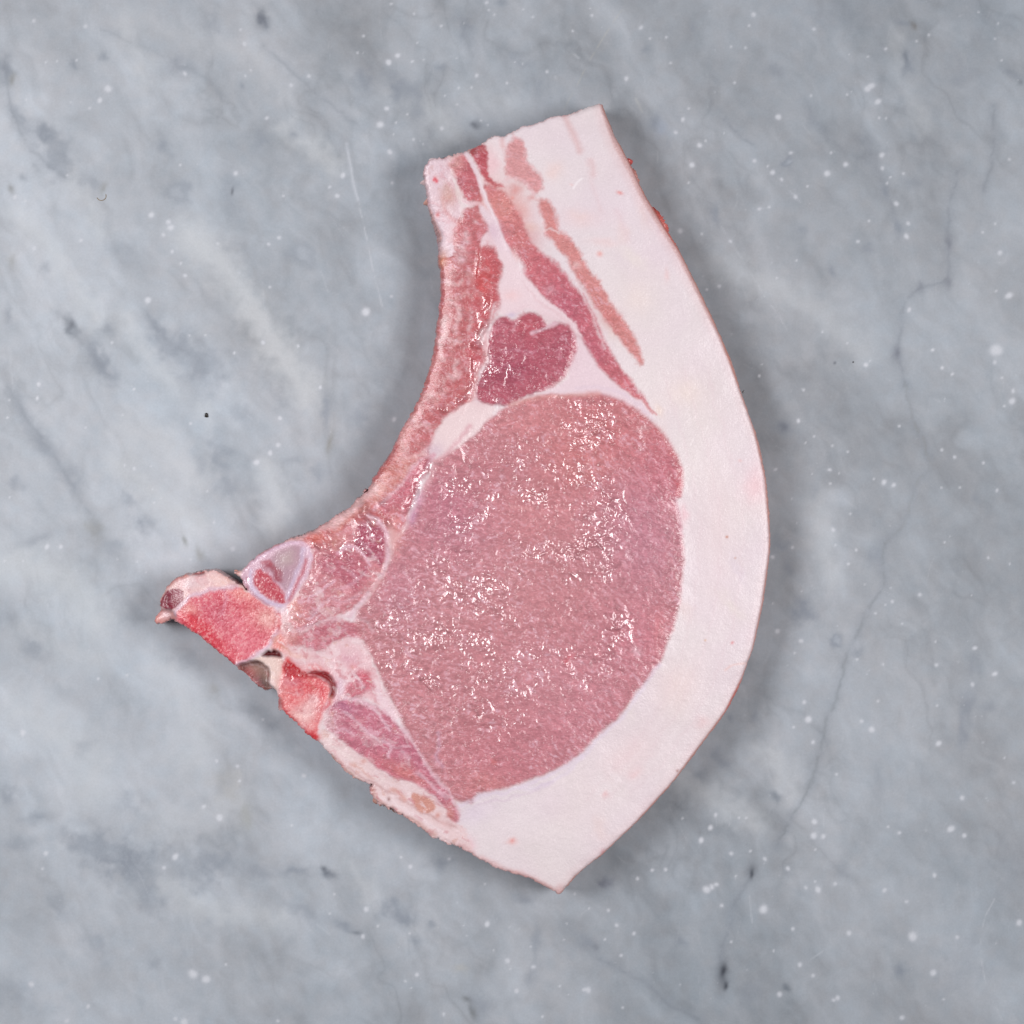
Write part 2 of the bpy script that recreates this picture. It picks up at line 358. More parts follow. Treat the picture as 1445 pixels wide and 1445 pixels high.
# dark smudges (frame, x, y, rx, ry, angle, colour, alpha) in drawing units
for (fx, px, py, rx, ry, an, c, a) in [
    (Z1, 150, 455, 26, 15, 40, DK, .75), (Z1, 60, 400, 10, 26, -30, DK, .5), (Z1, 200, 540, 22, 22, 40, DK, .55), (Z1, 15, 240, 12, 18, 0, DK, .7),
    (Z1, 40, 270, 5, 9, 10, BR, .5), (Z1, 890, 65, 7, 15, -20, (104, 110, 122), .75), (Z1, 715, 80, 14, 14, 0, DK, .35), (Z1, 610, 225, 16, 12, 0, DK, .45),
    (Z1, 250, 220, 7, 8, 0, DK, .55), (Z1, 350, 190, 7, 7, 0, DK, .5), (Z1, 35, 640, 4, 9, -20, (118, 116, 110), .5), (Z1, 80, 605, 8, 6, 0, DK, .45),
    (Z1, 560, 490, 10, 14, -15, DK, .55), (Z1, 620, 640, 14, 10, 0, DK, .35), (Z1, 1000, 455, 8, 8, 0, DK, .55), (Z1, 880, 480, 12, 16, 0, DK, .4),
    (Z1, 1240, 270, 16, 22, -10, DK, .55), (Z1, 1360, 310, 18, 24, -20, DK, .55), (Z1, 780, 660, 14, 34, -10, DK, .35), (Z1, 790, 650, 2, 5, 0, DD, .7),
    (Z1, 40, 890, 6, 11, -10, BR, .35), (Z1, 25, 1070, 7, 14, 0, DK, .5), (Z1, 240, 1110, 9, 15, -40, (118, 124, 134), .7), (Z1, 242, 1105, 3, 4, 0, DD, .6),
    (Z1, 330, 1210, 28, 12, 55, DK, .55), (Z1, 365, 1115, 9, 7, 0, DK, .45), (Z1, 540, 1130, 30, 14, 58, DK, .6), (Z1, 620, 1180, 20, 20, 0, DK, .5),
    (Z1, 680, 1260, 30, 18, 60, DK, .5), (Z1, 150, 910, 8, 8, 0, DK, .35), (Z1, 430, 860, 34, 16, 45, DK, .3), (Z1, 825, 290, 4, 6, -30, DK, .5),
    (Z1, 310, 620, 16, 10, 40, DK, .4), (Z1, 350, 640, 5, 9, 20, BR, .4), (Z1, 1110, 1370, 10, 18, 0, DK, .45), (Z1, 1230, 1420, 14, 14, 0, DK, .4),
    (Z1, 1360, 580, 20, 26, 30, DK, .25), (Z1, 960, 1350, 16, 16, 0, DK, .25),
    (ZP, 180, 440, 34, 11, 50, DK, .55), (ZP, 100, 300, 24, 10, 60, DK, .4), (ZP, 300, 590, 26, 14, 60, DK, .4), (ZP, 65, 610, 14, 9, 0, DK, .5),
    (ZP, 440, 120, 28, 12, 45, DK, .5), (ZP, 900, 110, 26, 26, 50, DK, .35), (ZP, 800, 220, 14, 30, -20, DK, .3), (ZP, 610, 780, 16, 12, 0, DK, .6),
    (ZP, 540, 680, 12, 10, 30, DK, .4), (ZP, 930, 500, 20, 20, 0, DK, .45), (ZP, 960, 620, 13, 13, 0, DK, .4), (ZP, 400, 800, 16, 9, 60, BR, .4),
    (ZP, 470, 880, 18, 10, 30, DK, .35), (ZP, 150, 850, 30, 7, -20, DK, .35), (ZP, 785, 850, 3, 8, -20, (118, 120, 112), .5), (ZP, 850, 910, 6, 12, -20, BR, .45),
    (ZP, 1385, 320, 5, 24, 0, DK, .45), (ZP, 1400, 440, 4, 16, 10, BR, .5), (ZP, 1360, 560, 12, 12, 0, DK, .4), (ZP, 1250, 510, 16, 5, 0, DK, .3),
    (ZP, 1020, 320, 20, 12, 40, DK, .3), (ZP, 150, 1320, 20, 12, 20, DK, .35), (ZP, 30, 1180, 12, 16, 0, DK, .3), (ZP, 560, 1150, 34, 26, 20, DK, .25), (ZP, 870, 960, 20, 10, 0, DK, .3),
    (Z3, 110, 170, 26, 12, 30, DK, .35), (Z3, 130, 745, 20, 9, -10, DK, .55), (Z3, 25, 665, 14, 14, 0, DK, .5), (Z3, 60, 830, 26, 10, 0, DK, .4),
    (Z3, 420, 890, 52, 26, 10, DK, .7), (Z3, 290, 830, 30, 22, 0, DK, .5), (Z3, 500, 1010, 16, 26, -30, DK, .5), (Z3, 720, 900, 44, 24, -10, DK, .55),
    (Z3, 430, 700, 16, 16, 0, DK, .3), (Z3, 1000, 925, 22, 8, 5, DK, .6), (Z3, 870, 930, 20, 9, 5, DK, .45), (Z3, 1115, 935, 13, 7, 40, (110, 117, 128), .8),
    (Z3, 1100, 915, 6, 4, 30, (96, 102, 112), .7), (Z3, 1350, 1060, 18, 20, -20, DK, .6), (Z3, 1170, 1110, 18, 7, 20, DK, .6), (Z3, 1215, 1135, 8, 3, 10, (112, 120, 130), .6), (Z3, 1040, 1060, 26, 12, 30, DK, .4),
    (Z3, 330, 1180, 16, 20, -40, DK, .35), (Z3, 200, 1050, 24, 10, 60, DK, .35), (Z3, 520, 1240, 10, 10, 0, DK, .35), (Z3, 60, 1340, 26, 20, 30, DK, .3),
    (Z3, 780, 640, 20, 26, 0, (182, 182, 178), .3), (Z3, 840, 740, 10, 18, 0, (164, 166, 160), .4), (Z3, 730, 310, 8, 10, 0, BR, .3), (Z3, 920, 430, 14, 9, 0, DK, .5), (Z3, 860, 380, 26, 12, 20, DK, .35),
    (Z3, 290, 500, 14, 14, 0, DK, .3), (Z3, 620, 200, 30, 16, 20, DK, .35),
    (Z4, 805, 148, 9, 9, 0, DK, .75), (Z4, 690, 35, 15, 12, 30, DK, .65), (Z4, 885, 185, 7, 9, 0, DK, .5), (Z4, 605, 675, 6, 9, -30, (122, 130, 140), .7),
    (Z4, 1030, 1262, 10, 9, 0, DK, .7), (Z4, 640, 1318, 5, 6, -30, (112, 120, 130), .75), (Z4, 20, 965, 9, 9, 0, (122, 126, 140), .7), (Z4, 445, 402, 6, 6, 0, DK, .6),
    (Z4, 535, 400, 6, 8, 0, DK, .5), (Z4, 410, 540, 16, 14, 30, DK, .55), (Z4, 350, 595, 10, 9, 0, DK, .5), (Z4, 1250, 370, 13, 26, 10, DK, .6), (Z4, 1235, 460, 8, 20, 0, DK, .5),
    (Z4, 1270, 230, 10, 16, 0, DK, .4), (Z4, 1330, 370, 12, 8, 0, DK, .35), (Z4, 280, 1170, 7, 7, 0, DK, .45), (Z4, 1240, 1250, 36, 40, 0, DK, .25), (Z4, 830, 930, 16, 10, 50, DK, .3),
    (Z4, 1400, 900, 30, 50, 0, DK, .2), (Z4, 520, 1350, 16, 22, 30, DK, .3), (Z4, 950, 600, 10, 30, 0, DK, .25), (Z4, 500, 50, 18, 14, 0, DK, .4),
    (Z2, 1070, 85, 5, 7, -30, (118, 114, 108), .6), (Z2, 1035, 75, 12, 5, 10, DK, .5), (Z2, 1052, 220, 9, 19, 5, DK, .65), (Z2, 1045, 195, 4, 9, 0, (110, 118, 130), .5),
    (Z2, 640, 560, 9, 9, 0, DK, .6), (Z2, 395, 730, 8, 10, -10, DK, .55), (Z2, 915, 840, 9, 9, 0, DK, .45), (Z2, 975, 650, 6, 12, -10, DK, .55), (Z2, 1015, 770, 6, 14, -15, DK, .6),
    (Z2, 1070, 620, 16, 9, 0, DK, .35), (Z2, 600, 240, 10, 8, 0, DK, .4), (Z2, 320, 90, 6, 6, 0, DK, .35), (Z2, 160, 165, 7, 6, 0, DK, .4), (Z2, 690, 780, 10, 8, 0, DK, .35),
    (Z2, 790, 920, 4, 9, -30, DK, .55), (Z2, 1240, 250, 22, 26, -30, DK, .3), (Z2, 730, 400, 8, 22, -25, DK, .3), (Z2, 930, 520, 14, 30, -30, DK, .3), (Z2, 215, 430, 13, 16, 0, (160, 170, 186), .6), (Z2, 190, 410, 6, 16, 20, DK, .5),
    (Z2, 1400, 250, 16, 5, 25, DK, .5), (Z2, 1430, 280, 4, 4, 0, DD, .4), (Z2, 800, 40, 60, 26, 10, DK, .25), (Z2, 1300, 60, 50, 30, 0, DK, .2),
    (ZQ, 225, 440, 5, 5, 0, (84, 84, 94), .75), (ZQ, 225, 440, 9, 9, 0, DK, .6), (ZQ, 205, 1050, 12, 12, 0, DK, .6), (ZQ, 240, 1160, 6, 12, -20, DK, .5), (ZQ, 330, 1400, 22, 12, -20, DK, .4),
    (ZQ, 680, 1100, 10, 12, 0, DK, .45), (ZQ, 480, 115, 2, 2, 0, DD, .9), (ZQ, 370, 780, 8, 12, 0, DK, .3), (ZQ, 1205, 810, 5, 8, -30, DK, .3),
    (ZR, 370, 455, 9, 5, 0, DK, .5), (ZR, 540, 200, 12, 26, -30, DK, .45), (ZR, 60, 600, 10, 14, -20, DK, .5), (ZR, 185, 640, 11, 22, -25, DK, .5), (ZR, 210, 770, 9, 12, 0, DK, .4),
    (ZR, 605, 850, 8, 5, 10, (100, 106, 116), .7), (ZR, 790, 20, 7, 6, 0, DK, .5), (ZR, 900, 400, 22, 12, 30, DK, .3), (ZR, 1050, 600, 12, 12, 0, DK, .25),
    (ZS, 300, 340, 16, 12, 0, DK, .6), (ZS, 860, 590, 14, 6, 5, DK, .5), (ZS, 240, 765, 6, 5, 30, DK, .5), (ZS, 30, 740, 14, 12, 0, DK, .5), (ZS, 120, 880, 6, 9, -30, DK, .5), (ZS, 480, 1280, 7, 4, 20, (118, 120, 122), .7), (ZS, 515, 1360, 4, 11, -20, (120, 122, 122), .7),
    (ZS, 560, 1310, 20, 14, 60, DK, .45), (ZS, 940, 900, 6, 26, 0, DK, .4), (ZS, 910, 1120, 7, 14, 10, DK, .4), (ZS, 1345, 915, 5, 4, 20, (120, 124, 130), .6), (ZS, 1290, 870, 14, 8, 40, DK, .35),
    (ZS, 440, 1070, 12, 8, 0, (182, 180, 174), .4), (ZS, 1240, 880, 22, 22, 0, DK, .3),
]:
    (qx, qy), = fx([(px, py)])
    mb.blob(qx, qy, rx, ry, an, c, min(.92, a * 1.12), warp=min(rx, ry) * 0.9)
# rings round lighter cores
for (fx, px, py, rx, ry, an) in [(Z1, 1020, 865, 24, 17, 40), (Z1, 600, 655, 18, 14, 0), (Z4, 805, 148, 9, 8, 0), (Z2, 640, 560, 8, 7, 0)]:
    (qx, qy), = fx([(px, py)])
    mb.blob(qx, qy, rx, ry, an, DK, .42, 2.0, warp=11); mb.blob(qx + 2, qy - 1, rx * .6, ry * .55, an, (178, 185, 194), .6, 1.5, warp=9)
# veins
def vein(p, w_=3, a=.5, col=(126, 132, 140), soft=3.0, wp=2.6):
    mb.stroke(p, w_ * 2.6, DK, soft=10, warp=wp, alpha=a * .7)
    mb.stroke(p, w_ * .7, col, soft=soft * 1.25, warp=wp, alpha=a * .85, broken=.2)
V = [(1351, 241), (1339, 291), (1338, 357), (1337, 399), (1300, 405), (1275, 428), (1273, 457), (1264, 498), (1277, 540), (1287, 585), (1290, 600), (1305, 625), (1312, 665),
     (1293, 680), (1286, 705), (1276, 745), (1248, 765), (1244, 790), (1250, 830), (1235, 845), (1214, 886), (1190, 932), (1187, 970), (1169, 1007), (1156, 1061), (1144, 1111), (1111, 1161), (1098, 1194)]
vein(V[:9], 4, .45); vein(V[8:17], 2.2, .5, (140, 142, 140)); vein(V[16:], 4, .52, (122, 128, 130))
vein([(1061, 1235), (1034, 1277), (1028, 1310), (1015, 1356), (1022, 1380)], 4, .45)
vein([(845, 1352), (895, 1377), (925, 1400), (949, 1422), (986, 1439)], 3, .5)
vein([(1402, 150), (1404, 190), (1400, 232), (1389, 268)], 4, .45)
vein(Z1([(340, 100), (700, 250), (760, 330)]), 3, .25); vein(Z1([(900, 160), (1100, 340), (1240, 440)]), 3, .35)
vein(Z1([(830, 830), (880, 960), (940, 1090)]), 2.2, .3, (150, 150, 146)); vein(Z1([(10, 200), (40, 400), (110, 520), (220, 600)]), 5, .35)
vein(Z1([(200, 1060), (270, 1160), (380, 1280)]), 4, .35); vein(Z1([(500, 1070), (560, 1160), (640, 1200)]), 4, .35)
vein(ZP([(0, 130), (120, 350), (220, 470), (330, 640), (420, 820)]), 5, .3)
vein(Z2([(430, 410), (480, 460), (520, 490)]), 1.6, .6); vein(Z2([(700, 340), (800, 500), (950, 560), (1000, 720)]), 4, .25)
vein(ZQ([(860, 380), (920, 480), (980, 660)]), 1.6, .3, (140, 138, 132))
for p, a in [((1264, 498), .8), ((1338, 345), .55), ((1300, 404), .5), ((1337, 399), .55)]:
    mb.blob(p[0], p[1], 6, 10, 0, (104, 108, 122), a * .8, warp=4)
for cx_, cy_, rx, ry, a in [(1021, 1370, 4.5, 9, .95), (1024, 1391, 3.5, 7, .9), (1019, 1378, 10, 26, .5), (1061, 1234, 2.6, 7, .85), (1060, 1228, 8, 12, .4)]:
    mb.blob(cx_, cy_, rx, ry, 5, (60, 64, 74), a, warp=2)
# texture in the cloudy grey patch
bx = mb.box(90, 1120, 420, 1300)
n = np.abs(fbm(*rot(mb.X[bx], mb.Y[bx], 50, 1.8, 1), 13, 4, 3)); m = sst(.16, .0, n) * .16 * np.exp(-(((mb.X[bx] - 200) / 90) ** 2 + ((mb.Y[bx] - 1212) / 45) ** 2))
mb.apply(bx, m.astype(np.float32), (190, 198, 208))
# scratches
SC = (206, 210, 217)
def scratch(p, w_=1.0, a=.5, col=SC): mb.stroke(p, w_ * .7, col, soft=1.7, warp=.7, alpha=a * .8, broken=.32)
scratch(Z1([(1180, 500), (1200, 610), (1240, 780), (1270, 930), (1300, 1040)]), 2.2, .75)
mb.stroke(Z1([(1178, 490), (1195, 600), (1215, 680)]), 4, (200, 205, 214), soft=3, warp=.6, alpha=.5)
scratch(Z1([(1090, 920), (1115, 990)]), 1.6, .4); scratch(Z1([(365, 15), (360, 60)]), 3, .4); scratch(Z1([(330, 70), (340, 130)]), 2, .4)
scratch(Z1([(30, 1180), (45, 1330)]), 1.2, .45); scratch(Z1([(890, 960), (910, 1120)]), .9, .4); scratch(Z1([(395, 260), (440, 380)]), 1.0, .3)
scratch([(888, 0), (866, 30), (836, 78), (815, 118), (796, 155)], 1.0, .6, (196, 194, 184))
scratch(Z4([(1345, 1020), (1310, 1080), (1298, 1160), (1302, 1260), (1330, 1350), (1370, 1430)]), 1.2, .75)
scratch(Z4([(838, 445), (820, 505)]), 1.5, .5); scratch(Z4([(240, 710), (300, 820)]), .9, .5); scratch(Z4([(512, 1010), (520, 1100)]), 2.4, .5)
scratch(Z4([(1070, 1095), (1066, 1140)]), 1.4, .5); scratch(Z4([(720, 1225), (760, 1200)]), 1.8, .5); scratch(Z4([(60, 870), (90, 900)]), 1.2, .4)
scratch(Z2([(410, 760), (490, 890), (600, 1060), (640, 1120)]), .8, .5); scratch(Z2([(690, 420), (740, 480)]), .8, .45); scratch(Z2([(650, 650), (690, 690)]), 1.6, .4)
scratch(Z2([(560, 1020), (610, 1060), (625, 1100)]), .8, .35); scratch(Z2([(1250, 20), (1240, 50), (1225, 55)]), 2.4, .6); scratch(Z2([(125, 335), (150, 380)]), 4, .45, (196, 198, 194))
scratch(Z2([(690, 1320), (705, 1345)]), 1.5, .4); scratch(Z2([(470, 660), (470, 690), (455, 720)]), 1.6, .3); scratch(Z2([(1350, 60), (1360, 150)]), .8, .2)
scratch(Z3([(1060, 1090), (1120, 1140)]), 1, .5); scratch(Z3([(470, 930), (530, 1060)]), .9, .35); scratch(Z3([(350, 860), (330, 900)]), 1.2, .4)
scratch(ZP([(45, 30), (55, 220)]), 1.2, .35); scratch(ZP([(500, 690), (540, 560), (600, 460)]), .8, .25); scratch(ZP([(1050, 320), (1075, 340)]), 2, .5)
scratch(ZQ([(530, 810), (590, 860)]), 1.2, .35); scratch(ZQ([(985, 300), (1020, 312)]), 1.5, .45); scratch(ZQ([(310, 245), (335, 272)]), 1.8, .35)
scratch(ZR([(1110, 320), (1125, 380)]), 5, .6); scratch(ZR([(1150, 520), (1165, 610)]), 4, .5); scratch(ZR([(230, 78), (380, 75)]), 4, .22); scratch(ZR([(1270, 360), (1310, 390)]), 5, .45); scratch(ZR([(730, 370), (755, 382)]), 3, .4)
scratch(ZR([(470, 560), (500, 600)]), 3, .2); scratch(ZS([(800, 820), (840, 795)]), 1.6, .4); scratch(ZS([(760, 790), (770, 780)]), 2.4, .6); scratch(ZS([(1250, 700), (1310, 660)]), 2, .25)
# white crystal flecks: (x, y, radius in drawing units)
FL = {
 Z1: [(628,250,5),(367,302,7),(338,340,6),(291,90,4),(115,70,4),(830,150,5),(1352,188,5),(1320,212,6),(1050,257,4),(1293,424,8),(1310,370,4),(802,590,5),(908,400,4),(515,730,6),(580,775,7),(572,755,5),(555,800,4),(115,843,4),(275,818,4),(503,1020,6),(630,937,4),(585,855,4),(1244,1060,9),(130,1306,5),(126,1353,4),(50,670,5),(228,595,3),(948,808,4),(912,830,4),(380,1164,3),(895,1165,3),(795,1200,3),(1090,1318,4),(455,1322,3),(155,210,3),(260,205,3),(195,207,3),(835,260,3),(852,240,3),(990,290,4),(1325,520,4),(1165,595,6),(1145,665,5),(1120,635,4),(1330,1008,3),(1235,122,3),(818,102,3),(1012,1176,3),(953,1420,4),(1340,1425,5),(25,1420,3),(697,1140,3),(643,1140,3),(305,368,3),(88,340,3),(612,560,3),(88,683,3),(240,350,2),(1400,210,3),(1215,180,3),(963,665,3),(918,975,3),(740,828,3),(615,895,3)],
 Z2: [(143,95,5),(175,130,3),(230,127,3),(93,267,5),(450,160,3),(500,162,3),(527,50,5),(510,88,3),(245,213,3),(460,282,3),(722,325,3),(610,398,6),(975,165,4),(915,192,3),(1080,140,3),(925,292,8),(912,303,6),(948,345,7),(952,402,3),(975,403,3),(1290,42,3),(1357,80,3),(1347,132,3),(1368,205,3),(963,527,5),(965,573,4),(990,602,3),(1035,590,3),(980,622,3),(1012,692,5),(1052,760,4),(1045,803,6),(1395,540,3),(1363,860,5),(1347,760,3),(1305,788,3),(1393,1005,8),(1055,1053,5),(1350,1190,12),(1345,1232,4),(1408,1330,5),(1405,1363,6),(1378,1378,3),(1167,1248,4),(1200,1273,3),(880,820,4),(592,587,5),(622,610,4),(653,520,4),(572,565,3),(840,558,5),(775,590,6),(790,520,3),(708,635,3),(668,670,4),(545,710,4),(578,703,3),(317,562,6),(343,495,6),(363,478,3),(285,408,5),(261,450,4),(307,620,3),(350,795,3),(277,785,5),(447,820,4),(410,972,4),(368,985,3),(545,1277,3),(605,945,3),(672,885,3),(760,1127,3),(730,98,4),(305,370,3),(680,1430,4),(695,1325,3),(908,1240,5),(1133,1190,3),(918,750,3),(850,185,2),(425,452,2),(530,545,4),(845,320,3),(860,312,2),(1350,990,3),(1120,120,3)],
 Z4: [(607,110,5),(688,145,5),(665,183,3),(878,207,3),(950,348,3),(1148,225,4),(1277,167,5),(1345,255,6),(1270,292,4),(1150,362,3),(697,352,4),(712,410,7),(727,487,4),(662,437,3),(928,445,6),(893,415,4),(1155,490,6),(1380,540,3),(1235,676,5),(808,598,3),(1195,782,8),(1243,805,5),(1022,795,4),(731,758,6),(730,805,7),(763,807,5),(737,852,3),(515,858,3),(397,735,4),(347,820,6),(380,777,5),(450,865,4),(565,885,4),(180,922,4),(228,920,4),(131,950,4),(366,988,8),(385,978,6),(400,970,5),(560,1055,8),(643,917,5),(745,988,7),(703,982,4),(735,960,3),(803,970,4),(970,990,5),(1142,940,5),(1066,1148,9),(1137,1272,7),(1430,1100,6),(850,1137,5),(660,1123,4),(683,1243,5),(728,1281,4),(812,1357,5),(798,1365,4),(1030,1423,5),(1172,1360,3),(1218,1150,4),(77,1213,4),(120,1138,4),(80,1390,3),(595,1197,3),(450,1167,3),(418,1042,4),(465,943,3),(285,745,3),(1045,1030,4),(983,775,3),(1410,625,4),(500,745,3),(475,745,3),(60,1110,4),(615,1345,5),(965,225,3),(1145,145,3),(1030,85,3)],
 Z3: [(746,743,7),(596,876,7),(558,913,4),(155,865,5),(1245,1055,6),(1283,1112,3),(655,1275,10),(700,1292,9),(105,1310,6),(300,1385,5),(692,707,5),(806,567,4),(737,550,4),(78,455,6),(813,620,4),(1032,603,5),(893,410,3),(1120,1070,3),(1235,1148,5),(228,1435,5),(597,1427,4),(625,1440,8),(1417,1278,4),(768,1242,3),(1395,910,4),(990,770,3),(1365,877,3),(433,260,3),(945,1435,4),(335,272,3),(145,918,3),(1135,1002,3)],
 ZP: [(163,187,5),(157,245,4),(33,330,3),(40,667,4),(200,880,7),(258,878,6),(100,940,3),(1090,518,8),(1147,478,7),(1182,445,6),(1188,333,5),(995,55,3),(1360,200,4),(810,355,4),(648,632,3),(683,672,3),(655,690,3),(910,775,4),(990,885,6),(500,930,3),(580,942,3),(810,930,3),(570,545,5),(530,530,4),(640,535,3),(520,320,3),(570,205,3),(1115,10,5),(880,640,3),(1265,25,4),(620,985,3),(20,940,4),(363,370,3),(40,255,3)],
 ZQ: [(297,412,5),(180,660,6),(330,525,4),(468,537,4),(545,567,4),(457,662,6),(505,680,3),(458,730,4),(365,682,3),(680,707,4),(732,725,8),(783,738,7),(472,965,7),(560,885,4),(262,808,4),(265,1055,5),(165,1105,6),(290,930,3),(590,1070,5),(550,1140,5),(1025,560,5),(1090,597,6),(1240,625,5),(1120,750,4),(1025,752,4),(1308,765,6),(1262,1110,5),(1375,1140,4),(1040,1030,4),(808,437,5),(1030,140,5),(1083,170,4),(1043,300,3),(95,180,4),(108,122,3),(640,128,5),(660,105,4),(980,50,5),(915,1297,6),(688,1393,5),(738,1350,4),(775,1335,5),(635,1245,3),(1178,1300,3),(765,1265,3),(312,1282,3),(165,1345,3),(1330,190,5),(375,490,4),(485,1045,4),(545,15,4)],
 ZR: [(82,378,9),(18,425,9),(612,513,8),(583,595,5),(820,565,6),(378,872,7),(145,775,5),(212,292,5),(183,413,5),(490,598,5),(400,650,4),(480,710,4),(1270,208,6),(1397,108,6),(1093,483,6),(685,20,7),(735,98,5),(933,65,4),(530,158,3),(22,1030,8),(40,1245,6),(188,952,5),(68,830,5),(48,912,4),(255,408,4),(875,425,4),(930,430,3),(480,395,3),(690,850,5),(645,820,5),(995,118,5),(5,740,7),(1385,55,4),(190,95,5),(375,175,6),(35,25,6),(700,70,5),(250,980,4)],
 ZS: [(92,377,7),(352,322,7),(612,765,11),(752,1015,9),(928,1057,8),(813,1220,9),(1300,1215,10),(1275,1212,8),(1105,1190,5),(320,1375,7),(137,1110,7),(58,1152,5),(95,1200,4),(475,848,3),(455,775,3),(600,495,5),(770,1070,4),(988,1392,6),(910,920,4),(90,828,5),(1415,873,5),(1210,557,5),(1155,765,4),(1438,675,6),(30,305,4),(1305,660,5),(660,945,4),(1135,875,3),(1165,1245,3)],
}
kside = {Z1: 600, Z2: 600, Z3: 600, Z4: 600, ZP: 480, ZQ: 400, ZR: 300, ZS: 300}
for f, L in FL.items():
    for (px, py, r) in L:
        (qx, qy), = f([(px, py)])
        rr = r * .62 if f in (Z1, Z2, Z3, Z4) else (r * .5 if f is ZP else (r * .42 if f is ZQ else r * .36))
        rr = max(rr * 1.15, 1.35)
        mb.blob(qx, qy, rr * .98, rr * (0.7 + .35 * RS.rand()), RS.rand() * 180, (216, 219, 226), min(.92, .34 + .13 * rr), 1.7, warp=1.3)
        if rr > 2.6: mb.blob(qx, qy, rr * 2.0, rr * 1.7, 40, (190, 194, 204), .16, warp=3)
# scattered small flecks over the whole slab (more of them on the right-hand side)
for i in range(900):
    qx, qy = RS.uniform(-500, 1950, 2)
    if RS.rand() > 0.40 + 0.6 * (qx > 700): continue
    rr = 0.9 + 1.0 * RS.rand() ** 2
    mb.blob(qx, qy, rr, rr * (.8 + .5 * RS.rand()), RS.rand() * 180, (208, 212, 220), .12 + .36 * RS.rand() ** 2, 1.7, warp=1)
for i in range(260):      # outside the framed part, flecks of the larger kind too
    qx, qy = RS.uniform(-900, 2350, 2)
    if -20 < qx < 1465 and -20 < qy < 1465: continue
    mb.blob(qx, qy, 4 + 4 * RS.rand(), 4 + 3 * RS.rand(), 0, (215, 220, 226), .6)
for i in range(420):      # faint random knife scratches
    qx, qy = RS.uniform(0, 1445, 2); a = math.radians(RS.uniform(20, 110)); l = RS.uniform(8, 38)
    mb.stroke([(qx, qy), (qx + math.cos(a) * l * .5 + RS.uniform(-2, 2), qy + math.sin(a) * l * .5), (qx + math.cos(a) * l, qy + math.sin(a) * l)], .3, SC, soft=1.1, warp=.3, alpha=.10 + .22 * RS.rand() ** 2)

nx = len(ax)
co = np.zeros((nx, nx, 3), np.float32)
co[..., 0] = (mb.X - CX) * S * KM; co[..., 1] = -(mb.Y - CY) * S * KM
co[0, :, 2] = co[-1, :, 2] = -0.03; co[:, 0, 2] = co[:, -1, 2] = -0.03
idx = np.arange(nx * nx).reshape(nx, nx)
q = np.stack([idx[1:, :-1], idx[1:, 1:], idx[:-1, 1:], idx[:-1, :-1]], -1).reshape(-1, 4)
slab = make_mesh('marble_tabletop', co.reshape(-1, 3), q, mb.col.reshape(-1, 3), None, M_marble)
slab['kind'] = 'structure'
del mb, co, idx, q

# ================================================================== PORK CHOP
out = []
out += A([(352,1445),(215+8,1050),(222,935),(208,905),(214,850),(222,770),(205,725),(178,670),(160,600),(150,540),(140,480),(141,420),(162,382),(205,370),(250,372),(290,347),(340,336),(372,334),(402,313),(440,292),(470,266),(510,258),(545,262),(572,244),(620,224),(642,210),(700,200),(740,184),(770,165),(810,158),(880,148),(940,122),(1000,101),(1046,88)])[1:]
out += A([(1060,130),(1085,190),(1110,258),(1140,308),(1172,368),(1200,418),(1230,485),(1260,548),(1295,608),(1332,668),(1372,728),(1412,792),(1445,848)])
out += G([(830,960),(905,1110),(975,1260),(1055,1430)])
out += E([(1145,0),(1165,80),(1200,180),(1245,300),(1280,420),(1305,560),(1320,700),(1328,850),(1325,950),(1305,1100),(1290,1200),(1265,1320),(1238,1440)])
out += F([(1230,80),(1205,150),(1185,210),(1150,290),(1100,380),(1050,450),(980,540),(900,650),(830,740),(740,840),(640,950),(560,1020),(480,1100),(400,1160),(330,1222),(282,1280),(252,1315),(220,1290),(160,1260),(90,1225),(40,1212),(2,1200)])
out += D([(1010,1315),(950,1285),(880,1245),(830,1215),(790,1205),(740,1180),(680,1160),(620,1110),(580,1080),(530,1050),(490,1020),(440,1005),(402,985),(378,940),(364,912),(384,896),(350,884),(300,866),(250,832),(210,790),(172,752),(130,700),(106,666)])
out += C([(886,1318),(850,1290),(790,1232),(742,1190),(722,1168),(692,1162),(696,1112),(690,1070),(660,1052),(630,1064),(600,1050),(560,1015),(500,960),(465,930),(420,890),(360,840),(300,790),(250,758),(212,728),(185,718),(165,712),(150,702),(135,705),(100,721),(62,724),(50,708),(62,682),(90,662),(86,622),(100,582),(120,542),(150,502),(200,481),(250,472),(268,463),(310,456),(370,452),(420,475),(450,500),(480,514),(510,530),(528,552),(545,560),(520,522),(502,488),(480,474),(466,464),(470,452),(500,458),(520,438),(560,400),(620,357),(700,316),(760,292),(850,263),(930,214),(1000,165),(1060,132),(1110,75),(1150,30)])
out += B([(-60,1100),(0,1055),(40,970),(90,905),(130,830),(170,742),(220,660),(258,582),(290,500),(318,400),(335,330),(350,220),(362,110)])
OUT = chaikin(out, 1)

xs = np.arange(200, 1103, 1.0); ys = np.arange(136, 1276, 1.0)
cv = Canvas(xs, ys, pig((232, 217, 221)))
cv.lab = np.zeros(cv.X.shape, np.int16)
X, Y = cv.X, cv.Y
for nm, v0 in (('mot', 0.0), ('wet', 0.12), ('mus', 0.0), ('h', 0.0), ('spark', 0.0), ('spongy', 0.0)): cv.chan(nm, v0)
d_out, ins = seg_dist(X, Y, OUT, True)
sd = np.where(ins, d_out, -d_out)          # positive inside
rag = .8 + 1.3 * sst(900, 700, X) + 1.9 * np.exp(-(((X - 600) / 110) ** 2 + ((Y - 1150) / 60) ** 2)) + 1.2 * np.exp(-(((X - 640) / 60) ** 2 + ((Y - 215) / 40) ** 2))
sd = sd + (cv.ed * rag + .5 * cv.wx * rag) * sst(8, 2, np.abs(sd))

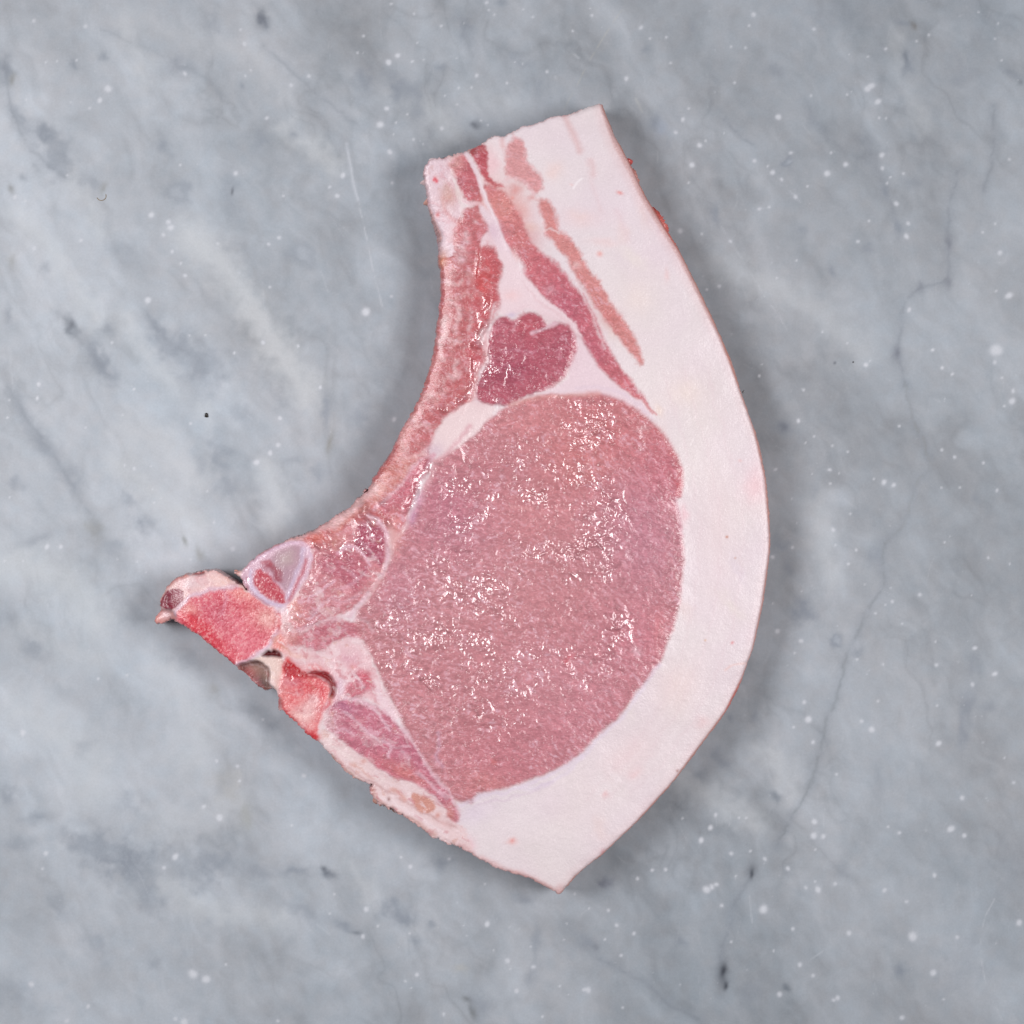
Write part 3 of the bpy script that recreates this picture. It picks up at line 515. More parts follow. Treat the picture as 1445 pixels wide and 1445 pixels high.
PARTS = []          # (name, material, label)
def part(name, mat, label=None):
    PARTS.append((name, mat, label)); return len(PARTS) - 1
P_fat = part('back_fat', M_fat)
P_rind = part('rind', M_rind)
P_rib = part('rib_meat', M_muscle)
P_loin = part('loin_muscle', M_muscle)
P_cap = part('cap_muscle', M_muscle, 'small dark purplish red muscle above the loin')
P_cart = part('rib_cartilage', M_bone)
P_int = part('intercostal_muscle', M_muscle)
P_belly = part('belly_muscle', M_muscle)
P_streak = part('lean_streak', M_muscle, 'long thin lean streak inside the fat')
P_redst = part('lean_streak', M_muscle, 'short dark red lean streak at the cut end')
P_wet = part('diaphragm_muscle', M_muscle, 'glossy red strip of muscle')
P_wedge = part('fat_seam', M_fat)
P_side = part('side_muscle', M_muscle)
P_oval = part('psoas_muscle', M_muscle)
P_tri = part('lean_flap', M_muscle)
P_pale = part('connective_tissue', M_fat)
P_small = part('lean_patch', M_muscle)
P_small2 = part('lean_patch', M_muscle, 'small brownish patch of lean in the edge trim')
P_multi = part('multifidus_muscle', M_muscle)
P_trim = part('edge_trim', M_fat)
P_vert = part('vertebra_bone', M_bone, 'blood red spongy cut bone')
P_knob = part('cartilage_knob', M_bone)
P_cord = part('marrow_nodule', M_bone, 'dark purple granular nodule')
P_tail = part('tissue_lobe', M_fat)
P_head = part('rib_head_bone', M_bone, 'round bone in a lilac cartilage rim')
P_under = part('under_tissue', M_bone, 'grey brown tissue lying lower')
P_proc = part('bone_bridge', M_bone)
P_bone2 = part('spinal_process_bone', M_bone, 'red and pale cut bone beside the bloody slit')

# ---- fat: soft tone changes, a few blushes
u, v = rot(X, Y, 75, 3.5, 1)
t1 = fbm(X, Y, 110, 3, 2); t2 = fbm(u, v, 10, 3, 5); t3 = fbm(X, Y, 5, 3, 7)
cv.col *= (1 + 0.035 * t1 + 0.014 * t2 + 0.014 * t3)[..., None]
cv.col[..., 1] *= 1 + 0.03 * fbm(X, Y, 60, 3, 3); cv.col[..., 2] *= 1 + 0.025 * fbm(X, Y, 80, 2, 6)
def bl(f, x_, y_, rx, ry, ang, col, a, **kw):
    (qx, qy), = f([(x_, y_)]); cv.blob(qx, qy, rx, ry, ang, col, a, **kw)
for b_ in [(E,1245,600,16,26,0,(240,190,196),.55),(E,880,740,7,14,0,(240,180,190),.5),(F,490,805,5,5,0,(236,176,178),.6),(F,640,690,12,8,-30,(238,198,200),.5),
           (F,980,430,10,8,0,(236,196,198),.5),(F,470,1090,4,3,0,(214,120,130),.7),(A,480,400,14,24,0,(240,184,192),.55),(A,800,440,14,12,0,(240,206,200),.5),
           (A,640,640,12,14,0,(238,196,194),.5),(A,1060,800,22,6,0,(236,204,204),.5),(A,680,720,12,7,0,(240,214,202),.5),(A,820,1050,18,18,0,(240,214,218),.4),
           (A,590,1070,14,10,0,(240,190,188),.4),(D,850,1190,12,10,20,(238,170,182),.7),(D,900,1040,30,14,-20,(222,204,222),.5),(D,1090,1180,8,4,0,(236,180,176),.6),
           (A,940,680,30,12,0,(238,206,206),.4),(G,480,1170,20,20,0,(240,220,214),.4),(F,850,250,30,40,30,(240,214,212),.5),(F,600,600,40,20,-40,(238,206,208),.4),
           (E,1060,830,30,90,0,(238,214,216),.4),(E,900,120,24,20,0,(240,222,212),.5),(E,760,210,6,10,-30,(240,216,204),.6),(G,680,1000,4,10,0,(236,196,196),.5)]:
    bl(*b_, warp=5)
for b_ in [(G,222,860,4,4,(232,128,112),.8),(G,360,445,5,2.5,(230,130,125),.75),(E,1105,857,1.9,1.9,(196,120,88),.9),(E,1148,968,1.5,1.5,(205,150,120),.8),(E,995,1385,1.6,1.6,(220,170,120),.7),
           (E,1132,1398,2,2.4,(226,150,155),.7),(F,1132,26,2,2.4,(226,150,155),.5),(F,852,678,1.8,2.2,(165,110,100),.85),(F,10,1035,3,3,(232,150,146),.6),(A,590,575,2.5,2.5,(230,120,110),.7),(E,1170,470,3,2,(236,190,190),.6),
           (D,830,1142,2.2,4.4,(228,96,72),.9),(E,810,1322,3,3.6,(196,86,60),.8),(G,30,390,3,2,(240,190,190),.4)]:
    f, a_, b2, rx, ry, c, al = b_
    bl(f, a_, b2, rx, ry, 20, c, al, warp=1)
cv.stroke(A([(855,160),(885,220),(915,280),(935,335)]), 8, (220,176,176), soft=5, alpha=.6); cv.stroke(A([(980,390),(1000,430),(1010,455)]), 8, (224,184,186), soft=5, alpha=.5, warp=3)
cv.stroke(A([(975,440),(1000,520),(1040,640)]), 4, (228,196,200), soft=5, alpha=.35)
cv.stroke(A([(1120,640),(1150,700),(1180,780)]), 5, (226,190,200), soft=6, alpha=.3)
cv.stroke(A([(900,525),(920,495),(942,478)]), 3, (246,236,240), soft=1.5, alpha=.8, warp=.5)
for k in range(26):
    x_, y_ = 860 + RS.uniform(-60, 190), RS.uniform(250, 1180)
    if seg_dist(np.array([[x_]]), np.array([[y_]]), OUT, True)[1][0, 0]:
        cv.blob(x_, y_, RS.uniform(8, 26), RS.uniform(5, 12), 60 + RS.uniform(-25, 25), [(236,208,204), (238,226,216), (222,206,218), (240,228,232)][k % 4], .38, warp=9)
for k in range(5):   # long faint fibres that follow the rind
    o_ = 14 + k * 15
    cv.stroke([(1010-o_, 520),(1060-o_, 700),(1062-o_, 800),(1040-o_, 920),(985-o_, 1035),(900-o_, 1130)], 1.5, (244,230,234) if k % 2 else (228,202,208), soft=3.5, alpha=.3, warp=4)

# ---- rib side strip
rib = A([(200,640),(260,600),(300,560),(290,430),(270,350),(370,330),(470,620),(470,780),(430,850),(410,1000),(385,1150),(350,1300),(350,1445)])
rib = A([(206,850),(230,760),(250,690),(310,640),(330,700),(420,620),(470,700),(450,780),(425,850),(405,1000),(385,1150),(360,1300)]) + \
      B([(500,300),(495,400),(520,480),(530,560),(500,620),(440,650),(400,670),(360,740),(330,810),(330,900),(260,1000),(200,1120),(190,1230)]) + \
      C([(1260,200),(1260,320),(1000,340),(860,310),(780,300),(700,290),(1060,100),(1110,60)]) + [(480,680),(540,560),(590,420),(602,380)]
cv.poly(rib, (190,104,108), soft=4, warp=2.5, wet=.40, mus=.9, mot=.15, tag=P_rib)
bx = cv.box(500, 340, 700, 780)
# mottled pale marbling along the strip
mm = cv.ch['mus'][bx]
nn = fbm(X[bx], Y[bx], 16, 4, 2)
cv.apply(bx, (sst(.05, .45, nn) * .38 * mm).astype(np.float32), (226,184,184))
cv.apply(bx, (sst(.05, .45, -nn) * .5 * mm).astype(np.float32), (190,102,104))
for s_ in [(A([(270,1100),(330,1180),(290,1260)]),6,.5),(A([(240,1200),(225,1300),(230,1400)]),5,.6),(A([(260,1000),(300,1010),(340,990)]),5,.6),(B([(370,200),(400,240),(380,290),(460,300)]),5,.5),(B([(440,410),(460,460),(420,480)]),8,.6),
           (B([(200,900),(260,880),(320,830)]),6,.6),(B([(120,1000),(190,960),(300,900)]),6,.5),(B([(250,730),(300,720)]),7,.5),(B([(330,560),(280,600),(230,680)]),4,.4)]:
    cv.stroke(s_[0], s_[1], (232,196,198), soft=4, warp=4, alpha=s_[2])
# browny red outer wall of the strip
cv.stroke(B([(352,200),(330,350),(290,500),(230,650),(170,760),(110,880),(40,980),(0,1050)]), 8, (206,128,124), soft=8, alpha=.6)
cv.stroke(B([(150,830),(100,920),(40,990),(10,1040)]), 8, (176,74,76), soft=6, alpha=.65, warp=3)
cv.stroke(I([(760,200),(690,320),(640,440)]), 8, (222,170,168), soft=5, alpha=.6)
cv.stroke(I([(760,330),(680,480),(620,590),(560,700)]), 6, (196,92,88), soft=7, alpha=.6, warp=3)
cv.poly(I([(560,640),(700,600),(800,600),(740,720),(640,840),(540,920),(440,960),(420,860),(470,740)]), (206,128,120), soft=7, alpha=.7, warp=3)
cv.poly(I([(300,950),(450,860),(520,900),(420,1040),(300,1100),(180,1200),(60,1290),(0,1330),(0,1240),(140,1120)]), (206,130,122), soft=6, alpha=.8, warp=3)
cv.stroke(I([(-20,1230),(120,1130),(230,1040),(300,940),(400,880)]), 14, (226,182,182), soft=5, alpha=.85, warp=2, wet=.2)
cv.stroke(C([(700,305),(860,255),(960,205),(1040,150),(1090,90)]), 12, (224,178,178), soft=5, alpha=.9, warp=2, wet=.2)

# ---- cartilage end of the rib, upper left corner
cv.poly(A([(132,410),(160,365),(262,355),(275,430),(300,560),(330,640),(300,700),(290,800),(300,870),(200,880),(200,760),(140,600)]), (229,203,212), soft=2, warp=2, wet=.2, mus=0, mot=0.55, tag=P_cart)
bl(A,265,570,14,16,-20,(206,152,142),.85,warp=6); bl(A,250,520,7,7,0,(190,140,120),.4,warp=4)
cv.stroke(A([(235,600),(250,650),(290,690)]), 5, (214,158,158), soft=4, alpha=.7)
cv.stroke(A([(165,640),(195,715),(222,780)]), 5, (214,160,150), soft=3, alpha=.7)
bl(A,228,890,8,12,0,(214,140,112),.8,warp=3); bl(A,320,760,12,16,0,(204,130,134),.6,warp=9); bl(A,300,700,6,8,0,(208,140,142),.5,warp=5)
for a_ in [(197,478,3.2),(203,490,2.4),(188,484,1.6)]: bl(A,a_[0],a_[1],a_[2],a_[2]*1.2,0,(222,70,86),.85)
bl(A,208,660,3.2,3.6,0,(220,96,96),.75); bl(A,230,580,3,5,0,(196,120,112),.4)
# ---- lean between the ribs
cv.poly(A([(258,395),(330,345),(375,390),(405,470),(432,545),(445,600),(395,602),(345,585),(318,520),(288,440)]), (192,98,108), soft=2.5, warp=2, wet=.3, mus=1, tag=P_int)
bl(A,300,395,12,14,0,(220,160,158),.85,warp=4)
cv.poly(A([(345,622),(430,612),(470,665),(468,735),(432,790),(415,850),(405,890),(360,900),(330,850),(300,790),(305,720)]), (196,108,114), soft=4, warp=4, wet=.3, mus=1, tag=P_int)
for b_ in [(335,830,6),(355,790,4),(320,880,6),(400,700,3),(350,760,4)]: bl(A,b_[0],b_[1],b_[2]*1.4,b_[2],30,(230,196,202),.7,warp=5)
cv.stroke(A([(340,590),(390,608),(440,606)]), 4, (230,196,204), soft=2, alpha=.9)
cv.poly(A([(425,790),(470,740),(520,780),(530,850),(500,830),(450,830),(430,840)]), (232,205,212), soft=3, warp=2, mus=0, wet=.15, tag=P_fat)
# ---- the glossy red strip
cv.poly(A([(405,880),(430,835),(480,815),(518,850),(540,930),(522,1020),(530,1100),(512,1165),(470,1210)]) + B([(655,90),(640,170),(600,215),(560,280),(590,340),(600,400),(555,440),(545,540),(505,640),(470,660),(420,650),(480,600),(515,540),(495,430),(490,330),(505,250),(525,180),(528,30)]),
        (197,100,106), soft=4, warp=3, wet=.7, mus=.9, mot=.3, tag=P_wet, h=-1.2)
cv.stroke(A([(410,850),(418,900),(405,970)]), 4, (176,62,66), soft=3, alpha=.8, h=-2.5)
bl(A,440,1010,14,28,0,(212,86,84),.6,warp=4)
cv.stroke(B([(610,200),(590,260),(600,340)]), 6, (220,150,156), soft=4, alpha=.6)
cv.stroke(B([(552,430),(540,560),(500,640)]), 6, (220,160,160), soft=3, alpha=.7)
# ---- dark red streak + pink fat at the cut end
cv.poly(A([(360,340),(400,318),(452,300),(470,350),(460,420),(478,480),(545,508),(545,530),(480,512),(425,455),(398,385)]), (190,84,94), soft=2, warp=2, wet=.3, mus=1, tag=P_redst)
bl(A,395,345,8,5,-20,(140,66,64),.7,warp=2); bl(A,440,330,6,6,0,(170,78,70),.5)
# ---- lean streaks in the belly fat
cv.poly(A([(575,268),(632,265),(650,330),(668,405),(712,440),(745,495),(748,545),(700,552),(640,500),(590,470),(552,455),(556,370)]), (216,152,154), soft=3.5, warp=3, wet=.2, mus=.8, tag=P_streak)
cv.stroke(A([(535,280),(545,320)]), 6, (224,172,172), soft=4, alpha=.6)
bl(A,608,535,9,8,0,(214,148,146),.8,warp=5); bl(A,690,580,6,5,0,(216,150,150),.7,warp=5)
cv.stroke(A([(560,480),(640,470),(700,560)]), 4, (232,190,196), soft=3, alpha=.6)
cv.poly(A([(715,580),(775,585),(805,650),(822,738),(868,760),(930,828),(952,895),(1002,960),(1052,1022),(1092,1120),(1150,1190),(1205,1272),(1242,1360),(1258,1425),(1232,1432),(1180,1352),(1105,1252),(1022,1150),(962,1042),(900,965),(868,885),(800,800),(748,775),(760,700),(728,640)]),
        (210,136,134), soft=3, warp=2.5, wet=.2, mus=.8, tag=P_streak)
cv.stroke(A([(740,735),(800,740),(830,750)]), 3, (236,206,208), soft=2, alpha=.8, warp=3); bl(A,915,920,6,5,0,(236,196,196),.7,warp=4)
bl(A,1080,1190,14,26,-35,(200,108,106),.5,warp=4)
# ---- the main belly muscle, running down to the loin
cv.poly(A([(440,500),(480,508),(545,545),(602,612),(642,692),(680,800),(732,858),(800,892),(852,962),(930,1050),(985,1150),(1022,1262),(1070,1370)]) +
        B([(1090,30),(1130,128),(1200,292),(1255,382),(1312,460),(1380,550),(1440,635),(1395,600),(1290,535),(1200,460),(1140,380),(1100,285),(1050,232),(990,172),(925,110),(860,30)]) +
        A([(655,975),(648,925),(618,880),(560,840),(530,745),(500,660),(468,585)]), (198,106,116), soft=3, warp=2, wet=.3, mus=1, tag=P_belly)
bl(A,540,620,34,30,40,(218,144,138),.85,warp=6); bl(A,640,780,26,24,50,(208,128,126),.6,warp=6)
bl(B,1010,120,40,24,60,(180,86,112),.5,warp=6); bl(B,1150,330,30,14,60,(180,88,112),.45,warp=4)
bl(A,780,1050,8,6,30,(220,168,180),.6,warp=6); bl(A,590,870,6,10,-30,(228,184,186),.8,warp=5)
cv.stroke(B([(1280,500),(1350,560),(1445,660)]), 3, (204,110,116), soft=3, alpha=.8); cv.stroke(E([(560,60),(640,130),(745,235)]), 2.5, (206,116,120), soft=2, alpha=.8, warp=1)
# fascia
cv.stroke(A([(345,345),(375,385),(400,440),(440,540),(480,640),(520,740),(565,840)]), 5, (232,208,216), soft=2.5, warp=1.5, mus=0, wet=.15, tag=P_wedge, h=.6)
cv.stroke(A([(440,640),(480,700),(520,790),(560,880),(600,940)]), 12, (232,208,216), soft=4, warp=3, mus=0, wet=.15)
cv.stroke(A([(420,480),(450,560),(500,690),(550,800)]), 1.2, (244,228,232), soft=1.2, warp=.6, alpha=.8)
bl(A,500,745,14,10,30,(212,178,196),.55,warp=6)
# ---- fat seams
cv.poly(A([(520,840),(575,860),(640,950),(720,1060),(830,1140),(900,1210),(960,1290),(900,1260),(830,1195),(760,1190),(690,1130),(620,1160),(560,1180),(520,1165),(532,1100),(524,1020),(545,930)]), (234,210,216), soft=3, warp=2, mus=0, wet=.15, tag=P_wedge)
bl(A,585,1070,12,8,0,(240,196,196),.5,warp=5); bl(A,585,1170,8,4,-10,(206,190,214),.7,warp=3)
for k in range(6): cv.stroke(A([(640+k*14,1000+k*24),(700+k*26,1090+k*14),(800+k*20,1165+k*14)]), .8, (222,186,192), soft=1.6, warp=2, alpha=.35)
cv.poly(B([(1040,290),(1080,280),(1130,370),(1190,460),(1290,540),(1400,610),(1445,680),(1360,640),(1260,590),(1150,575),(1000,570),(860,580),(900,550),(1010,500),(1030,440)]), (232,208,216), soft=3, warp=2, mus=0, wet=.15, tag=P_wedge)
cv.stroke(B([(1060,530),(1200,530),(1330,570),(1445,690)]), 3, (216,196,212), soft=4, alpha=.45)
cv.poly(B([(400,665),(470,630),(545,600),(650,625),(620,690),(560,750),(470,835),(380,905),(330,915),(325,830),(360,745)]), (234,210,212), soft=4, warp=2.5, mus=0, wet=.3, tag=P_wedge)
bl(B,340,850,12,12,0,(206,180,196),.6,warp=4); bl(B,560,570,10,14,0,(222,182,188),.7,warp=4)
# ---- dark cap muscle
cap = B([(545,605),(550,522),(580,450),(622,398),(600,330),(618,240),(640,190),(690,166),(738,192),(790,150),(848,146),(905,190),(915,235),(960,202),(1010,215),(1055,270),(1052,330),(1032,400),(1020,448),(960,512),(880,545),(800,582),(720,612),(650,628)])
cv.poly(cap, (182,94,109), soft=2.4, warp=2.2, wet=.42, mus=1, spark=.55, tag=P_cap, h=.8)
bl(B,830,220,22,16,20,(190,88,98),.6,warp=5); bl(B,980,330,18,30,0,(178,92,110),.5,warp=5); bl(B,720,440,40,22,-20,(156,68,92),.55,warp=8)
cv.stroke(B([(835,256),(880,238),(950,205)]), 4, (222,184,196), soft=2.5, alpha=.85, warp=2); cv.stroke(B([(760,190),(745,215),(740,240)]), 4, (214,160,170), soft=3, alpha=.6)
cv.stroke(B([(680,350),(760,335),(850,350)]), 3, (200,130,150), soft=3, alpha=.5, warp=3)
cv.stroke(B([(1010,215),(1056,270),(1050,340),(1025,440),(960,515),(860,555)]), 4, (196,110,124), soft=4, alpha=.6)

# ---- loin
loin = B([(330,905),(400,875),(470,832),(560,752),(640,668),(700,628),(760,606),(860,576),(940,568)]) + \
       E([(380,140),(450,134),(560,160),(640,205),(720,268),(790,345),(845,435),(872,500),(881,560),(880,610),(866,655),(842,662),(855,740),(875,830),(885,950),(880,1080),(860,1200),(835,1320),(800,1400)]) + \
       F([(780,90),(720,190),(650,270),(600,340),(540,420),(430,510),(360,590),(240,670),(130,710),(10,755)]) + \
       D([(1030,915),(960,930),(905,945),(892,990),(850,985),(790,962),(740,890),(660,790),(600,700),(540,590),(490,480),(430,370),(385,250),(345,180),(310,130)]) + \
       [(499,868),(521,843),(546,805),(557,763),(572,749),(583,720),(593,702),(605,670),(615,647)]
lbx, _, lm = cv.poly(loin, (190,121,131), soft=3.0, warp=1.3, wet=.44, mus=1, mot=0, tag=P_loin, h=.5)
m_loin_poly = loin
LMASK = np.zeros_like(X); LMASK[lbx] = lm
def lb(x_, y_, rx, ry, ang, col, a):
    uu, vv = rot(X[lbx] - x_ + 10 * cv.wx[lbx], Y[lbx] - y_ + 10 * cv.wy[lbx], ang)
    cv.apply(lbx, (np.exp(-(uu / rx) ** 2 - (vv / ry) ** 2) * a * lm ** 2).astype(np.float32), col)
lb(880,610,110,60,30,(200,110,118),.75); lb(935,670,34,44,10,(196,100,116),.75); lb(760,590,80,34,0,(206,128,134),.6)
lb(905,760,60,90,0,(192,126,146),.75); lb(870,700,50,40,0,(196,126,142),.4); lb(640,740,60,70,-30,(188,116,138),.7); lb(560,830,40,60,-30,(190,122,141),.65)
lb(720,850,110,70,0,(200,134,143),.55); lb(900,900,50,50,0,(204,122,140),.6); lb(700,1080,90,50,10,(200,120,134),.6); lb(820,1010,90,60,-30,(200,124,142),.55)
lb(690,1110,40,20,10,(204,128,126),.4); lb(930,890,14,30,10,(206,124,134),.6); lb(800,950,100,50,0,(206,138,152),.5); lb(590,960,40,40,0,(202,128,140),.5)
lb(750,720,60,50,0,(206,132,140),.55); lb(820,650,50,50,0,(202,120,122),.6); lb(620,700,22,34,-30,(184,104,128),.4)
cv.stroke(E([(410,135),(510,150),(640,215),(740,300),(820,400),(868,520),(860,640)]), 6, (196,98,104), soft=7, alpha=.5)
cv.stroke(E([(835,560),(860,600),(858,650)]), 5, (188,76,92), soft=4, alpha=.7); cv.stroke(E([(840,660),(858,760),(876,850)]), 3, (190,112,138), soft=4, alpha=.6)
cv.stroke(E([(0,185),(130,150),(300,138),(450,133)]), 6, (216,150,144), soft=5, alpha=.6)
cv.stroke(I([(1330,280),(1200,440),(1100,560),(1000,640),(940,780),(860,1000)]), 6, (214,160,170), soft=4, alpha=.7)
bl(D,1000,775,5,4,0,(196,98,96),.6,warp=2); bl(F,300,110,6,9,20,(212,78,92),.65,warp=4); cv.stroke(F([(315,140),(390,190),(400,250)]), .8, (186,92,108), soft=1.4, alpha=.6)
cv.stroke(D([(720,620),(722,690),(700,760),(730,800)]), 3, (214,180,208), soft=5, alpha=.6, warp=3)
bl(F,640,65,6,9,-40,(228,190,202),.6,warp=4); bl(E,680,305,10,3,-15,(224,176,184),.6,warp=3)
cv.stroke(E([(0,700),(60,712),(110,720)]), 3, (222,160,164), soft=3, alpha=.5)
# pale wavy margin of the fat below the loin
cv.stroke(D([(830,1000),(900,960),(960,940),(1050,935),(1150,900),(1260,860),(1340,815),(1445,745)]), 5, (228,210,226), soft=4, alpha=.8, warp=3)
cv.stroke(D([(905,1000),(960,975),(1090,960),(1200,925),(1300,880)]), 2, (214,190,208), soft=3, alpha=.6, warp=3)
cv.stroke(F([(60,765),(130,770),(230,730),(340,640),(440,520),(560,420),(660,280),(760,130)]), 4, (228,212,230), soft=4, alpha=.6, warp=2)

# ---- slim muscle left of the loin
cv.poly(I([(860,590),(960,600),(930,680),(860,780),(830,900),(790,1000),(730,1090),(700,1240),(640,1330),(560,1250),(490,1150),(470,1060),(560,960),(650,850),(740,750),(810,650)]), (200,112,126), soft=3, warp=2, wet=.55, mus=1, tag=P_side)
bl(I,600,1230,14,22,0,(212,138,134),.7,warp=5); bl(I,640,1300,12,16,0,(210,134,136),.5,warp=4)
cv.stroke(I([(980,560),(880,590),(800,660),(740,750),(650,850),(580,940),(500,1010),(400,1100)]), 4, (218,168,178), soft=3, alpha=.85, wet=.5)
cv.stroke(I([(940,640),(880,740),(850,830),(810,950),(780,1080),(730,1180),(700,1300)]), 4, (216,168,178), soft=3, alpha=.6, wet=.95, h=1.2)
bl(I,850,990,5,12,20,(216,168,196),.6,warp=3); bl(I,780,1170,5,14,15,(204,160,200),.5,warp=2)
cv.stroke(B([(330,900),(340,860),(300,930)]), 4, (216,160,176), soft=3, alpha=.7)

# ---- oval muscle by the bones
cv.poly(C([(790,300),(860,330),(960,270),(1100,200),(1190,185),(1245,225),(1262,320),(1255,420),(1215,500),(1170,560),(1080,660),(990,690),(860,740),(760,790),(735,820),(720,700),(735,640),(800,570),(850,470),(870,400),(850,330)]), (204,132,140), soft=3, warp=2.5, wet=.48, mus=1, mot=.7, spark=.25, tag=P_oval)
cv.poly(C([(1095,240),(1150,195),(1205,210),(1240,270),(1245,360),(1215,430),(1190,400),(1140,380),(1090,330),(1110,290)]), (176,88,108), soft=4, warp=3, wet=.5, spark=.4, tag=P_oval, h=.5)
cv.poly(C([(910,400),(970,350),(1060,345),(1130,400),(1160,450),(1130,540),(1060,560),(1020,500),(960,480),(920,460)]), (180,92,110), soft=6, warp=4, alpha=.75, spark=.4)
bl(C,880,290,12,6,-20,(214,116,96),.7,warp=5); bl(C,920,300,16,8,-20,(206,108,98),.6,warp=6); bl(C,860,310,8,8,0,(196,86,96),.5,warp=4); bl(C,1000,290,14,8,-30,(214,140,134),.6,warp=5)
LM = (226,190,202)
cv.stroke(C([(1160,170),(1215,200),(1252,270),(1256,380),(1225,480),(1160,560),(1100,640),(1060,685)]), 5, LM, soft=3, alpha=.85, wet=.4, h=.8)
cv.stroke(C([(1060,680),(1010,692),(930,715),(850,740)]), 4, (228,196,204), soft=3, alpha=.8)
cv.stroke(C([(1075,690),(1120,700),(1160,720),(1180,760)]), 3, LM, soft=3, alpha=.6)
for s_ in [([(1000,352),(1050,326),(1100,335),(1140,385),(1165,425)],5,.8),([(860,600),(910,560),(985,508)],4,.75),([(850,690),(900,650),(945,615)],4,.75),([(860,560),(900,520),(940,500)],3,.4),([(1020,440),(1080,470),(1110,500)],3,.5),
           ([(980,560),(1060,540),(1130,470)],4,.4),([(800,760),(860,715),(900,690)],4,.6),([(1110,300),(1150,330),(1190,380)],2.5,.35),([(960,600),(1040,620),(1120,560)],4,.4)]:
    cv.stroke(C(s_[0]), s_[1], (226,184,200), soft=3, alpha=s_[2], warp=3)
bl(C,1290,300,8,24,0,(214,150,150),.7,warp=4); bl(C,1190,520,16,8,-45,(218,150,152),.6,warp=4); bl(C,770,640,9,16,0,(232,150,136),.7,warp=5); bl(C,800,690,12,14,0,(216,140,140),.6,warp=5)
# lower lean flap
cv.poly(C([(738,835),(760,790),(860,745),(950,712),(1080,705),(1125,760),(1130,800),(1080,800),(1000,800),(940,855),(880,868),(820,835)]), (198,118,130), soft=3, warp=2.5, wet=.4, mus=1, mot=.6, tag=P_tri)
bl(C,770,800,12,10,-20,(204,130,126),.7,warp=4); bl(C,950,735,20,8,-15,(186,100,116),.5,warp=4)
cv.stroke(C([(900,850),(960,780),(1020,740)]), 3, (222,170,180), soft=3, alpha=.5)
# pale connective tissue
cv.poly(C([(700,640),(740,660),(725,740),(730,830),(800,840),(880,868),(940,858),(1000,800),(1090,795),(1140,830),(1180,930),(1205,1000),(1250,1080),(1310,1180),(1300,1210),(1230,1150),(1150,1090),(1080,1090),(1000,1110),(950,1130),(930,1180),(905,1230),(900,1140),(960,1090),(985,1040),(950,980),(880,960),(800,960),(740,900),(700,880),(660,850),(650,800),(680,720)]),
        (230,192,198), soft=3.5, warp=3, wet=.3, mus=.15, mot=1.0, tag=P_pale)
cv.poly(D([(380,350),(420,410),(480,480),(520,560),(500,560),(430,500),(390,440),(370,400)]), (236,206,214), soft=4, warp=2)
bl(C,720,690,14,26,0,(238,204,206),.6,warp=5); bl(C,700,840,8,10,0,(240,150,140),.7,warp=4); bl(C,790,880,20,6,10,(242,196,184),.6,warp=4); bl(C,1050,900,14,10,0,(206,140,160),.55,warp=7); bl(C,870,950,14,5,10,(226,90,86),.7,warp=4)
bl(C,1000,1050,10,14,0,(214,186,206),.6,warp=5); bl(C,1080,940,7,5,0,(214,96,110),.5,warp=3); bl(C,960,900,16,10,0,(228,180,186),.5,warp=6)
for k in range(16):
    x_, y_ = RS.uniform(760, 1150), RS.uniform(830, 1080)
    bl(C, x_, y_, 3.5, 2.5, 0, (212,140,152) if k % 2 else (240,214,220), .5, warp=3)
# small lean patches
cv.poly(D([(240,420),(262,350),(300,320),(345,312),(382,350),(394,405),(350,430),(300,455),(255,445)]), (202,116,130), soft=3.5, warp=3, wet=.4, mus=1, tag=P_small)
bl(D,345,345,7,10,-30,(204,84,100),.7,warp=3); cv.stroke(D([(290,330),(320,360),(340,400)]), 3, LM, soft=2.5, alpha=.7); bl(D,385,430,4,6,0,(206,110,120),.4)
# multifidus
cv.poly(D([(150,520),(180,470),(235,448),(330,455),(430,505),(500,565),(555,640),(600,700),(660,790),(740,890),(792,965),(832,1040),(820,1090),(770,1090),(745,1000),(690,940),(600,895),(480,860),(400,800),(330,745),(250,690),(190,640),(140,590)]), (196,116,134), soft=3, warp=2, wet=.42, mus=1, mot=.5, tag=P_multi)
bl(D,230,490,20,8,20,(176,110,140),.6,warp=4); bl(D,560,700,22,12,50,(192,104,128),.5,warp=6); bl(D,560,840,40,10,30,(212,128,124),.75,warp=5); bl(D,780,1040,9,14,-20,(212,142,132),.85,warp=4); bl(D,420,790,24,6,30,(204,110,120),.5,warp=4)
bl(D,165,570,12,14,0,(220,184,190),.7,warp=7); bl(D,180,530,4,5,0,(196,140,120),.4,warp=3)
for s_ in [([(235,520),(290,560),(370,640),(430,670),(480,690),(470,750)],4,.75),([(250,450),(350,470),(400,520),(440,570),(470,615)],4,.8),([(480,690),(520,700),(560,690)],3,.5),([(200,620),(230,600),(290,640)],3,.6),([(540,600),(600,700),(660,790),(740,890),(800,985)],3.5,.6),
           ([(540,720),(570,760)],5,.6),([(350,470),(430,505),(500,570)],3,.4),([(610,830),(700,900),(760,960)],5,.6)]:
    cv.stroke(D(s_[0]), s_[1], (226,186,200), soft=2.5, alpha=s_[2], warp=2.5)
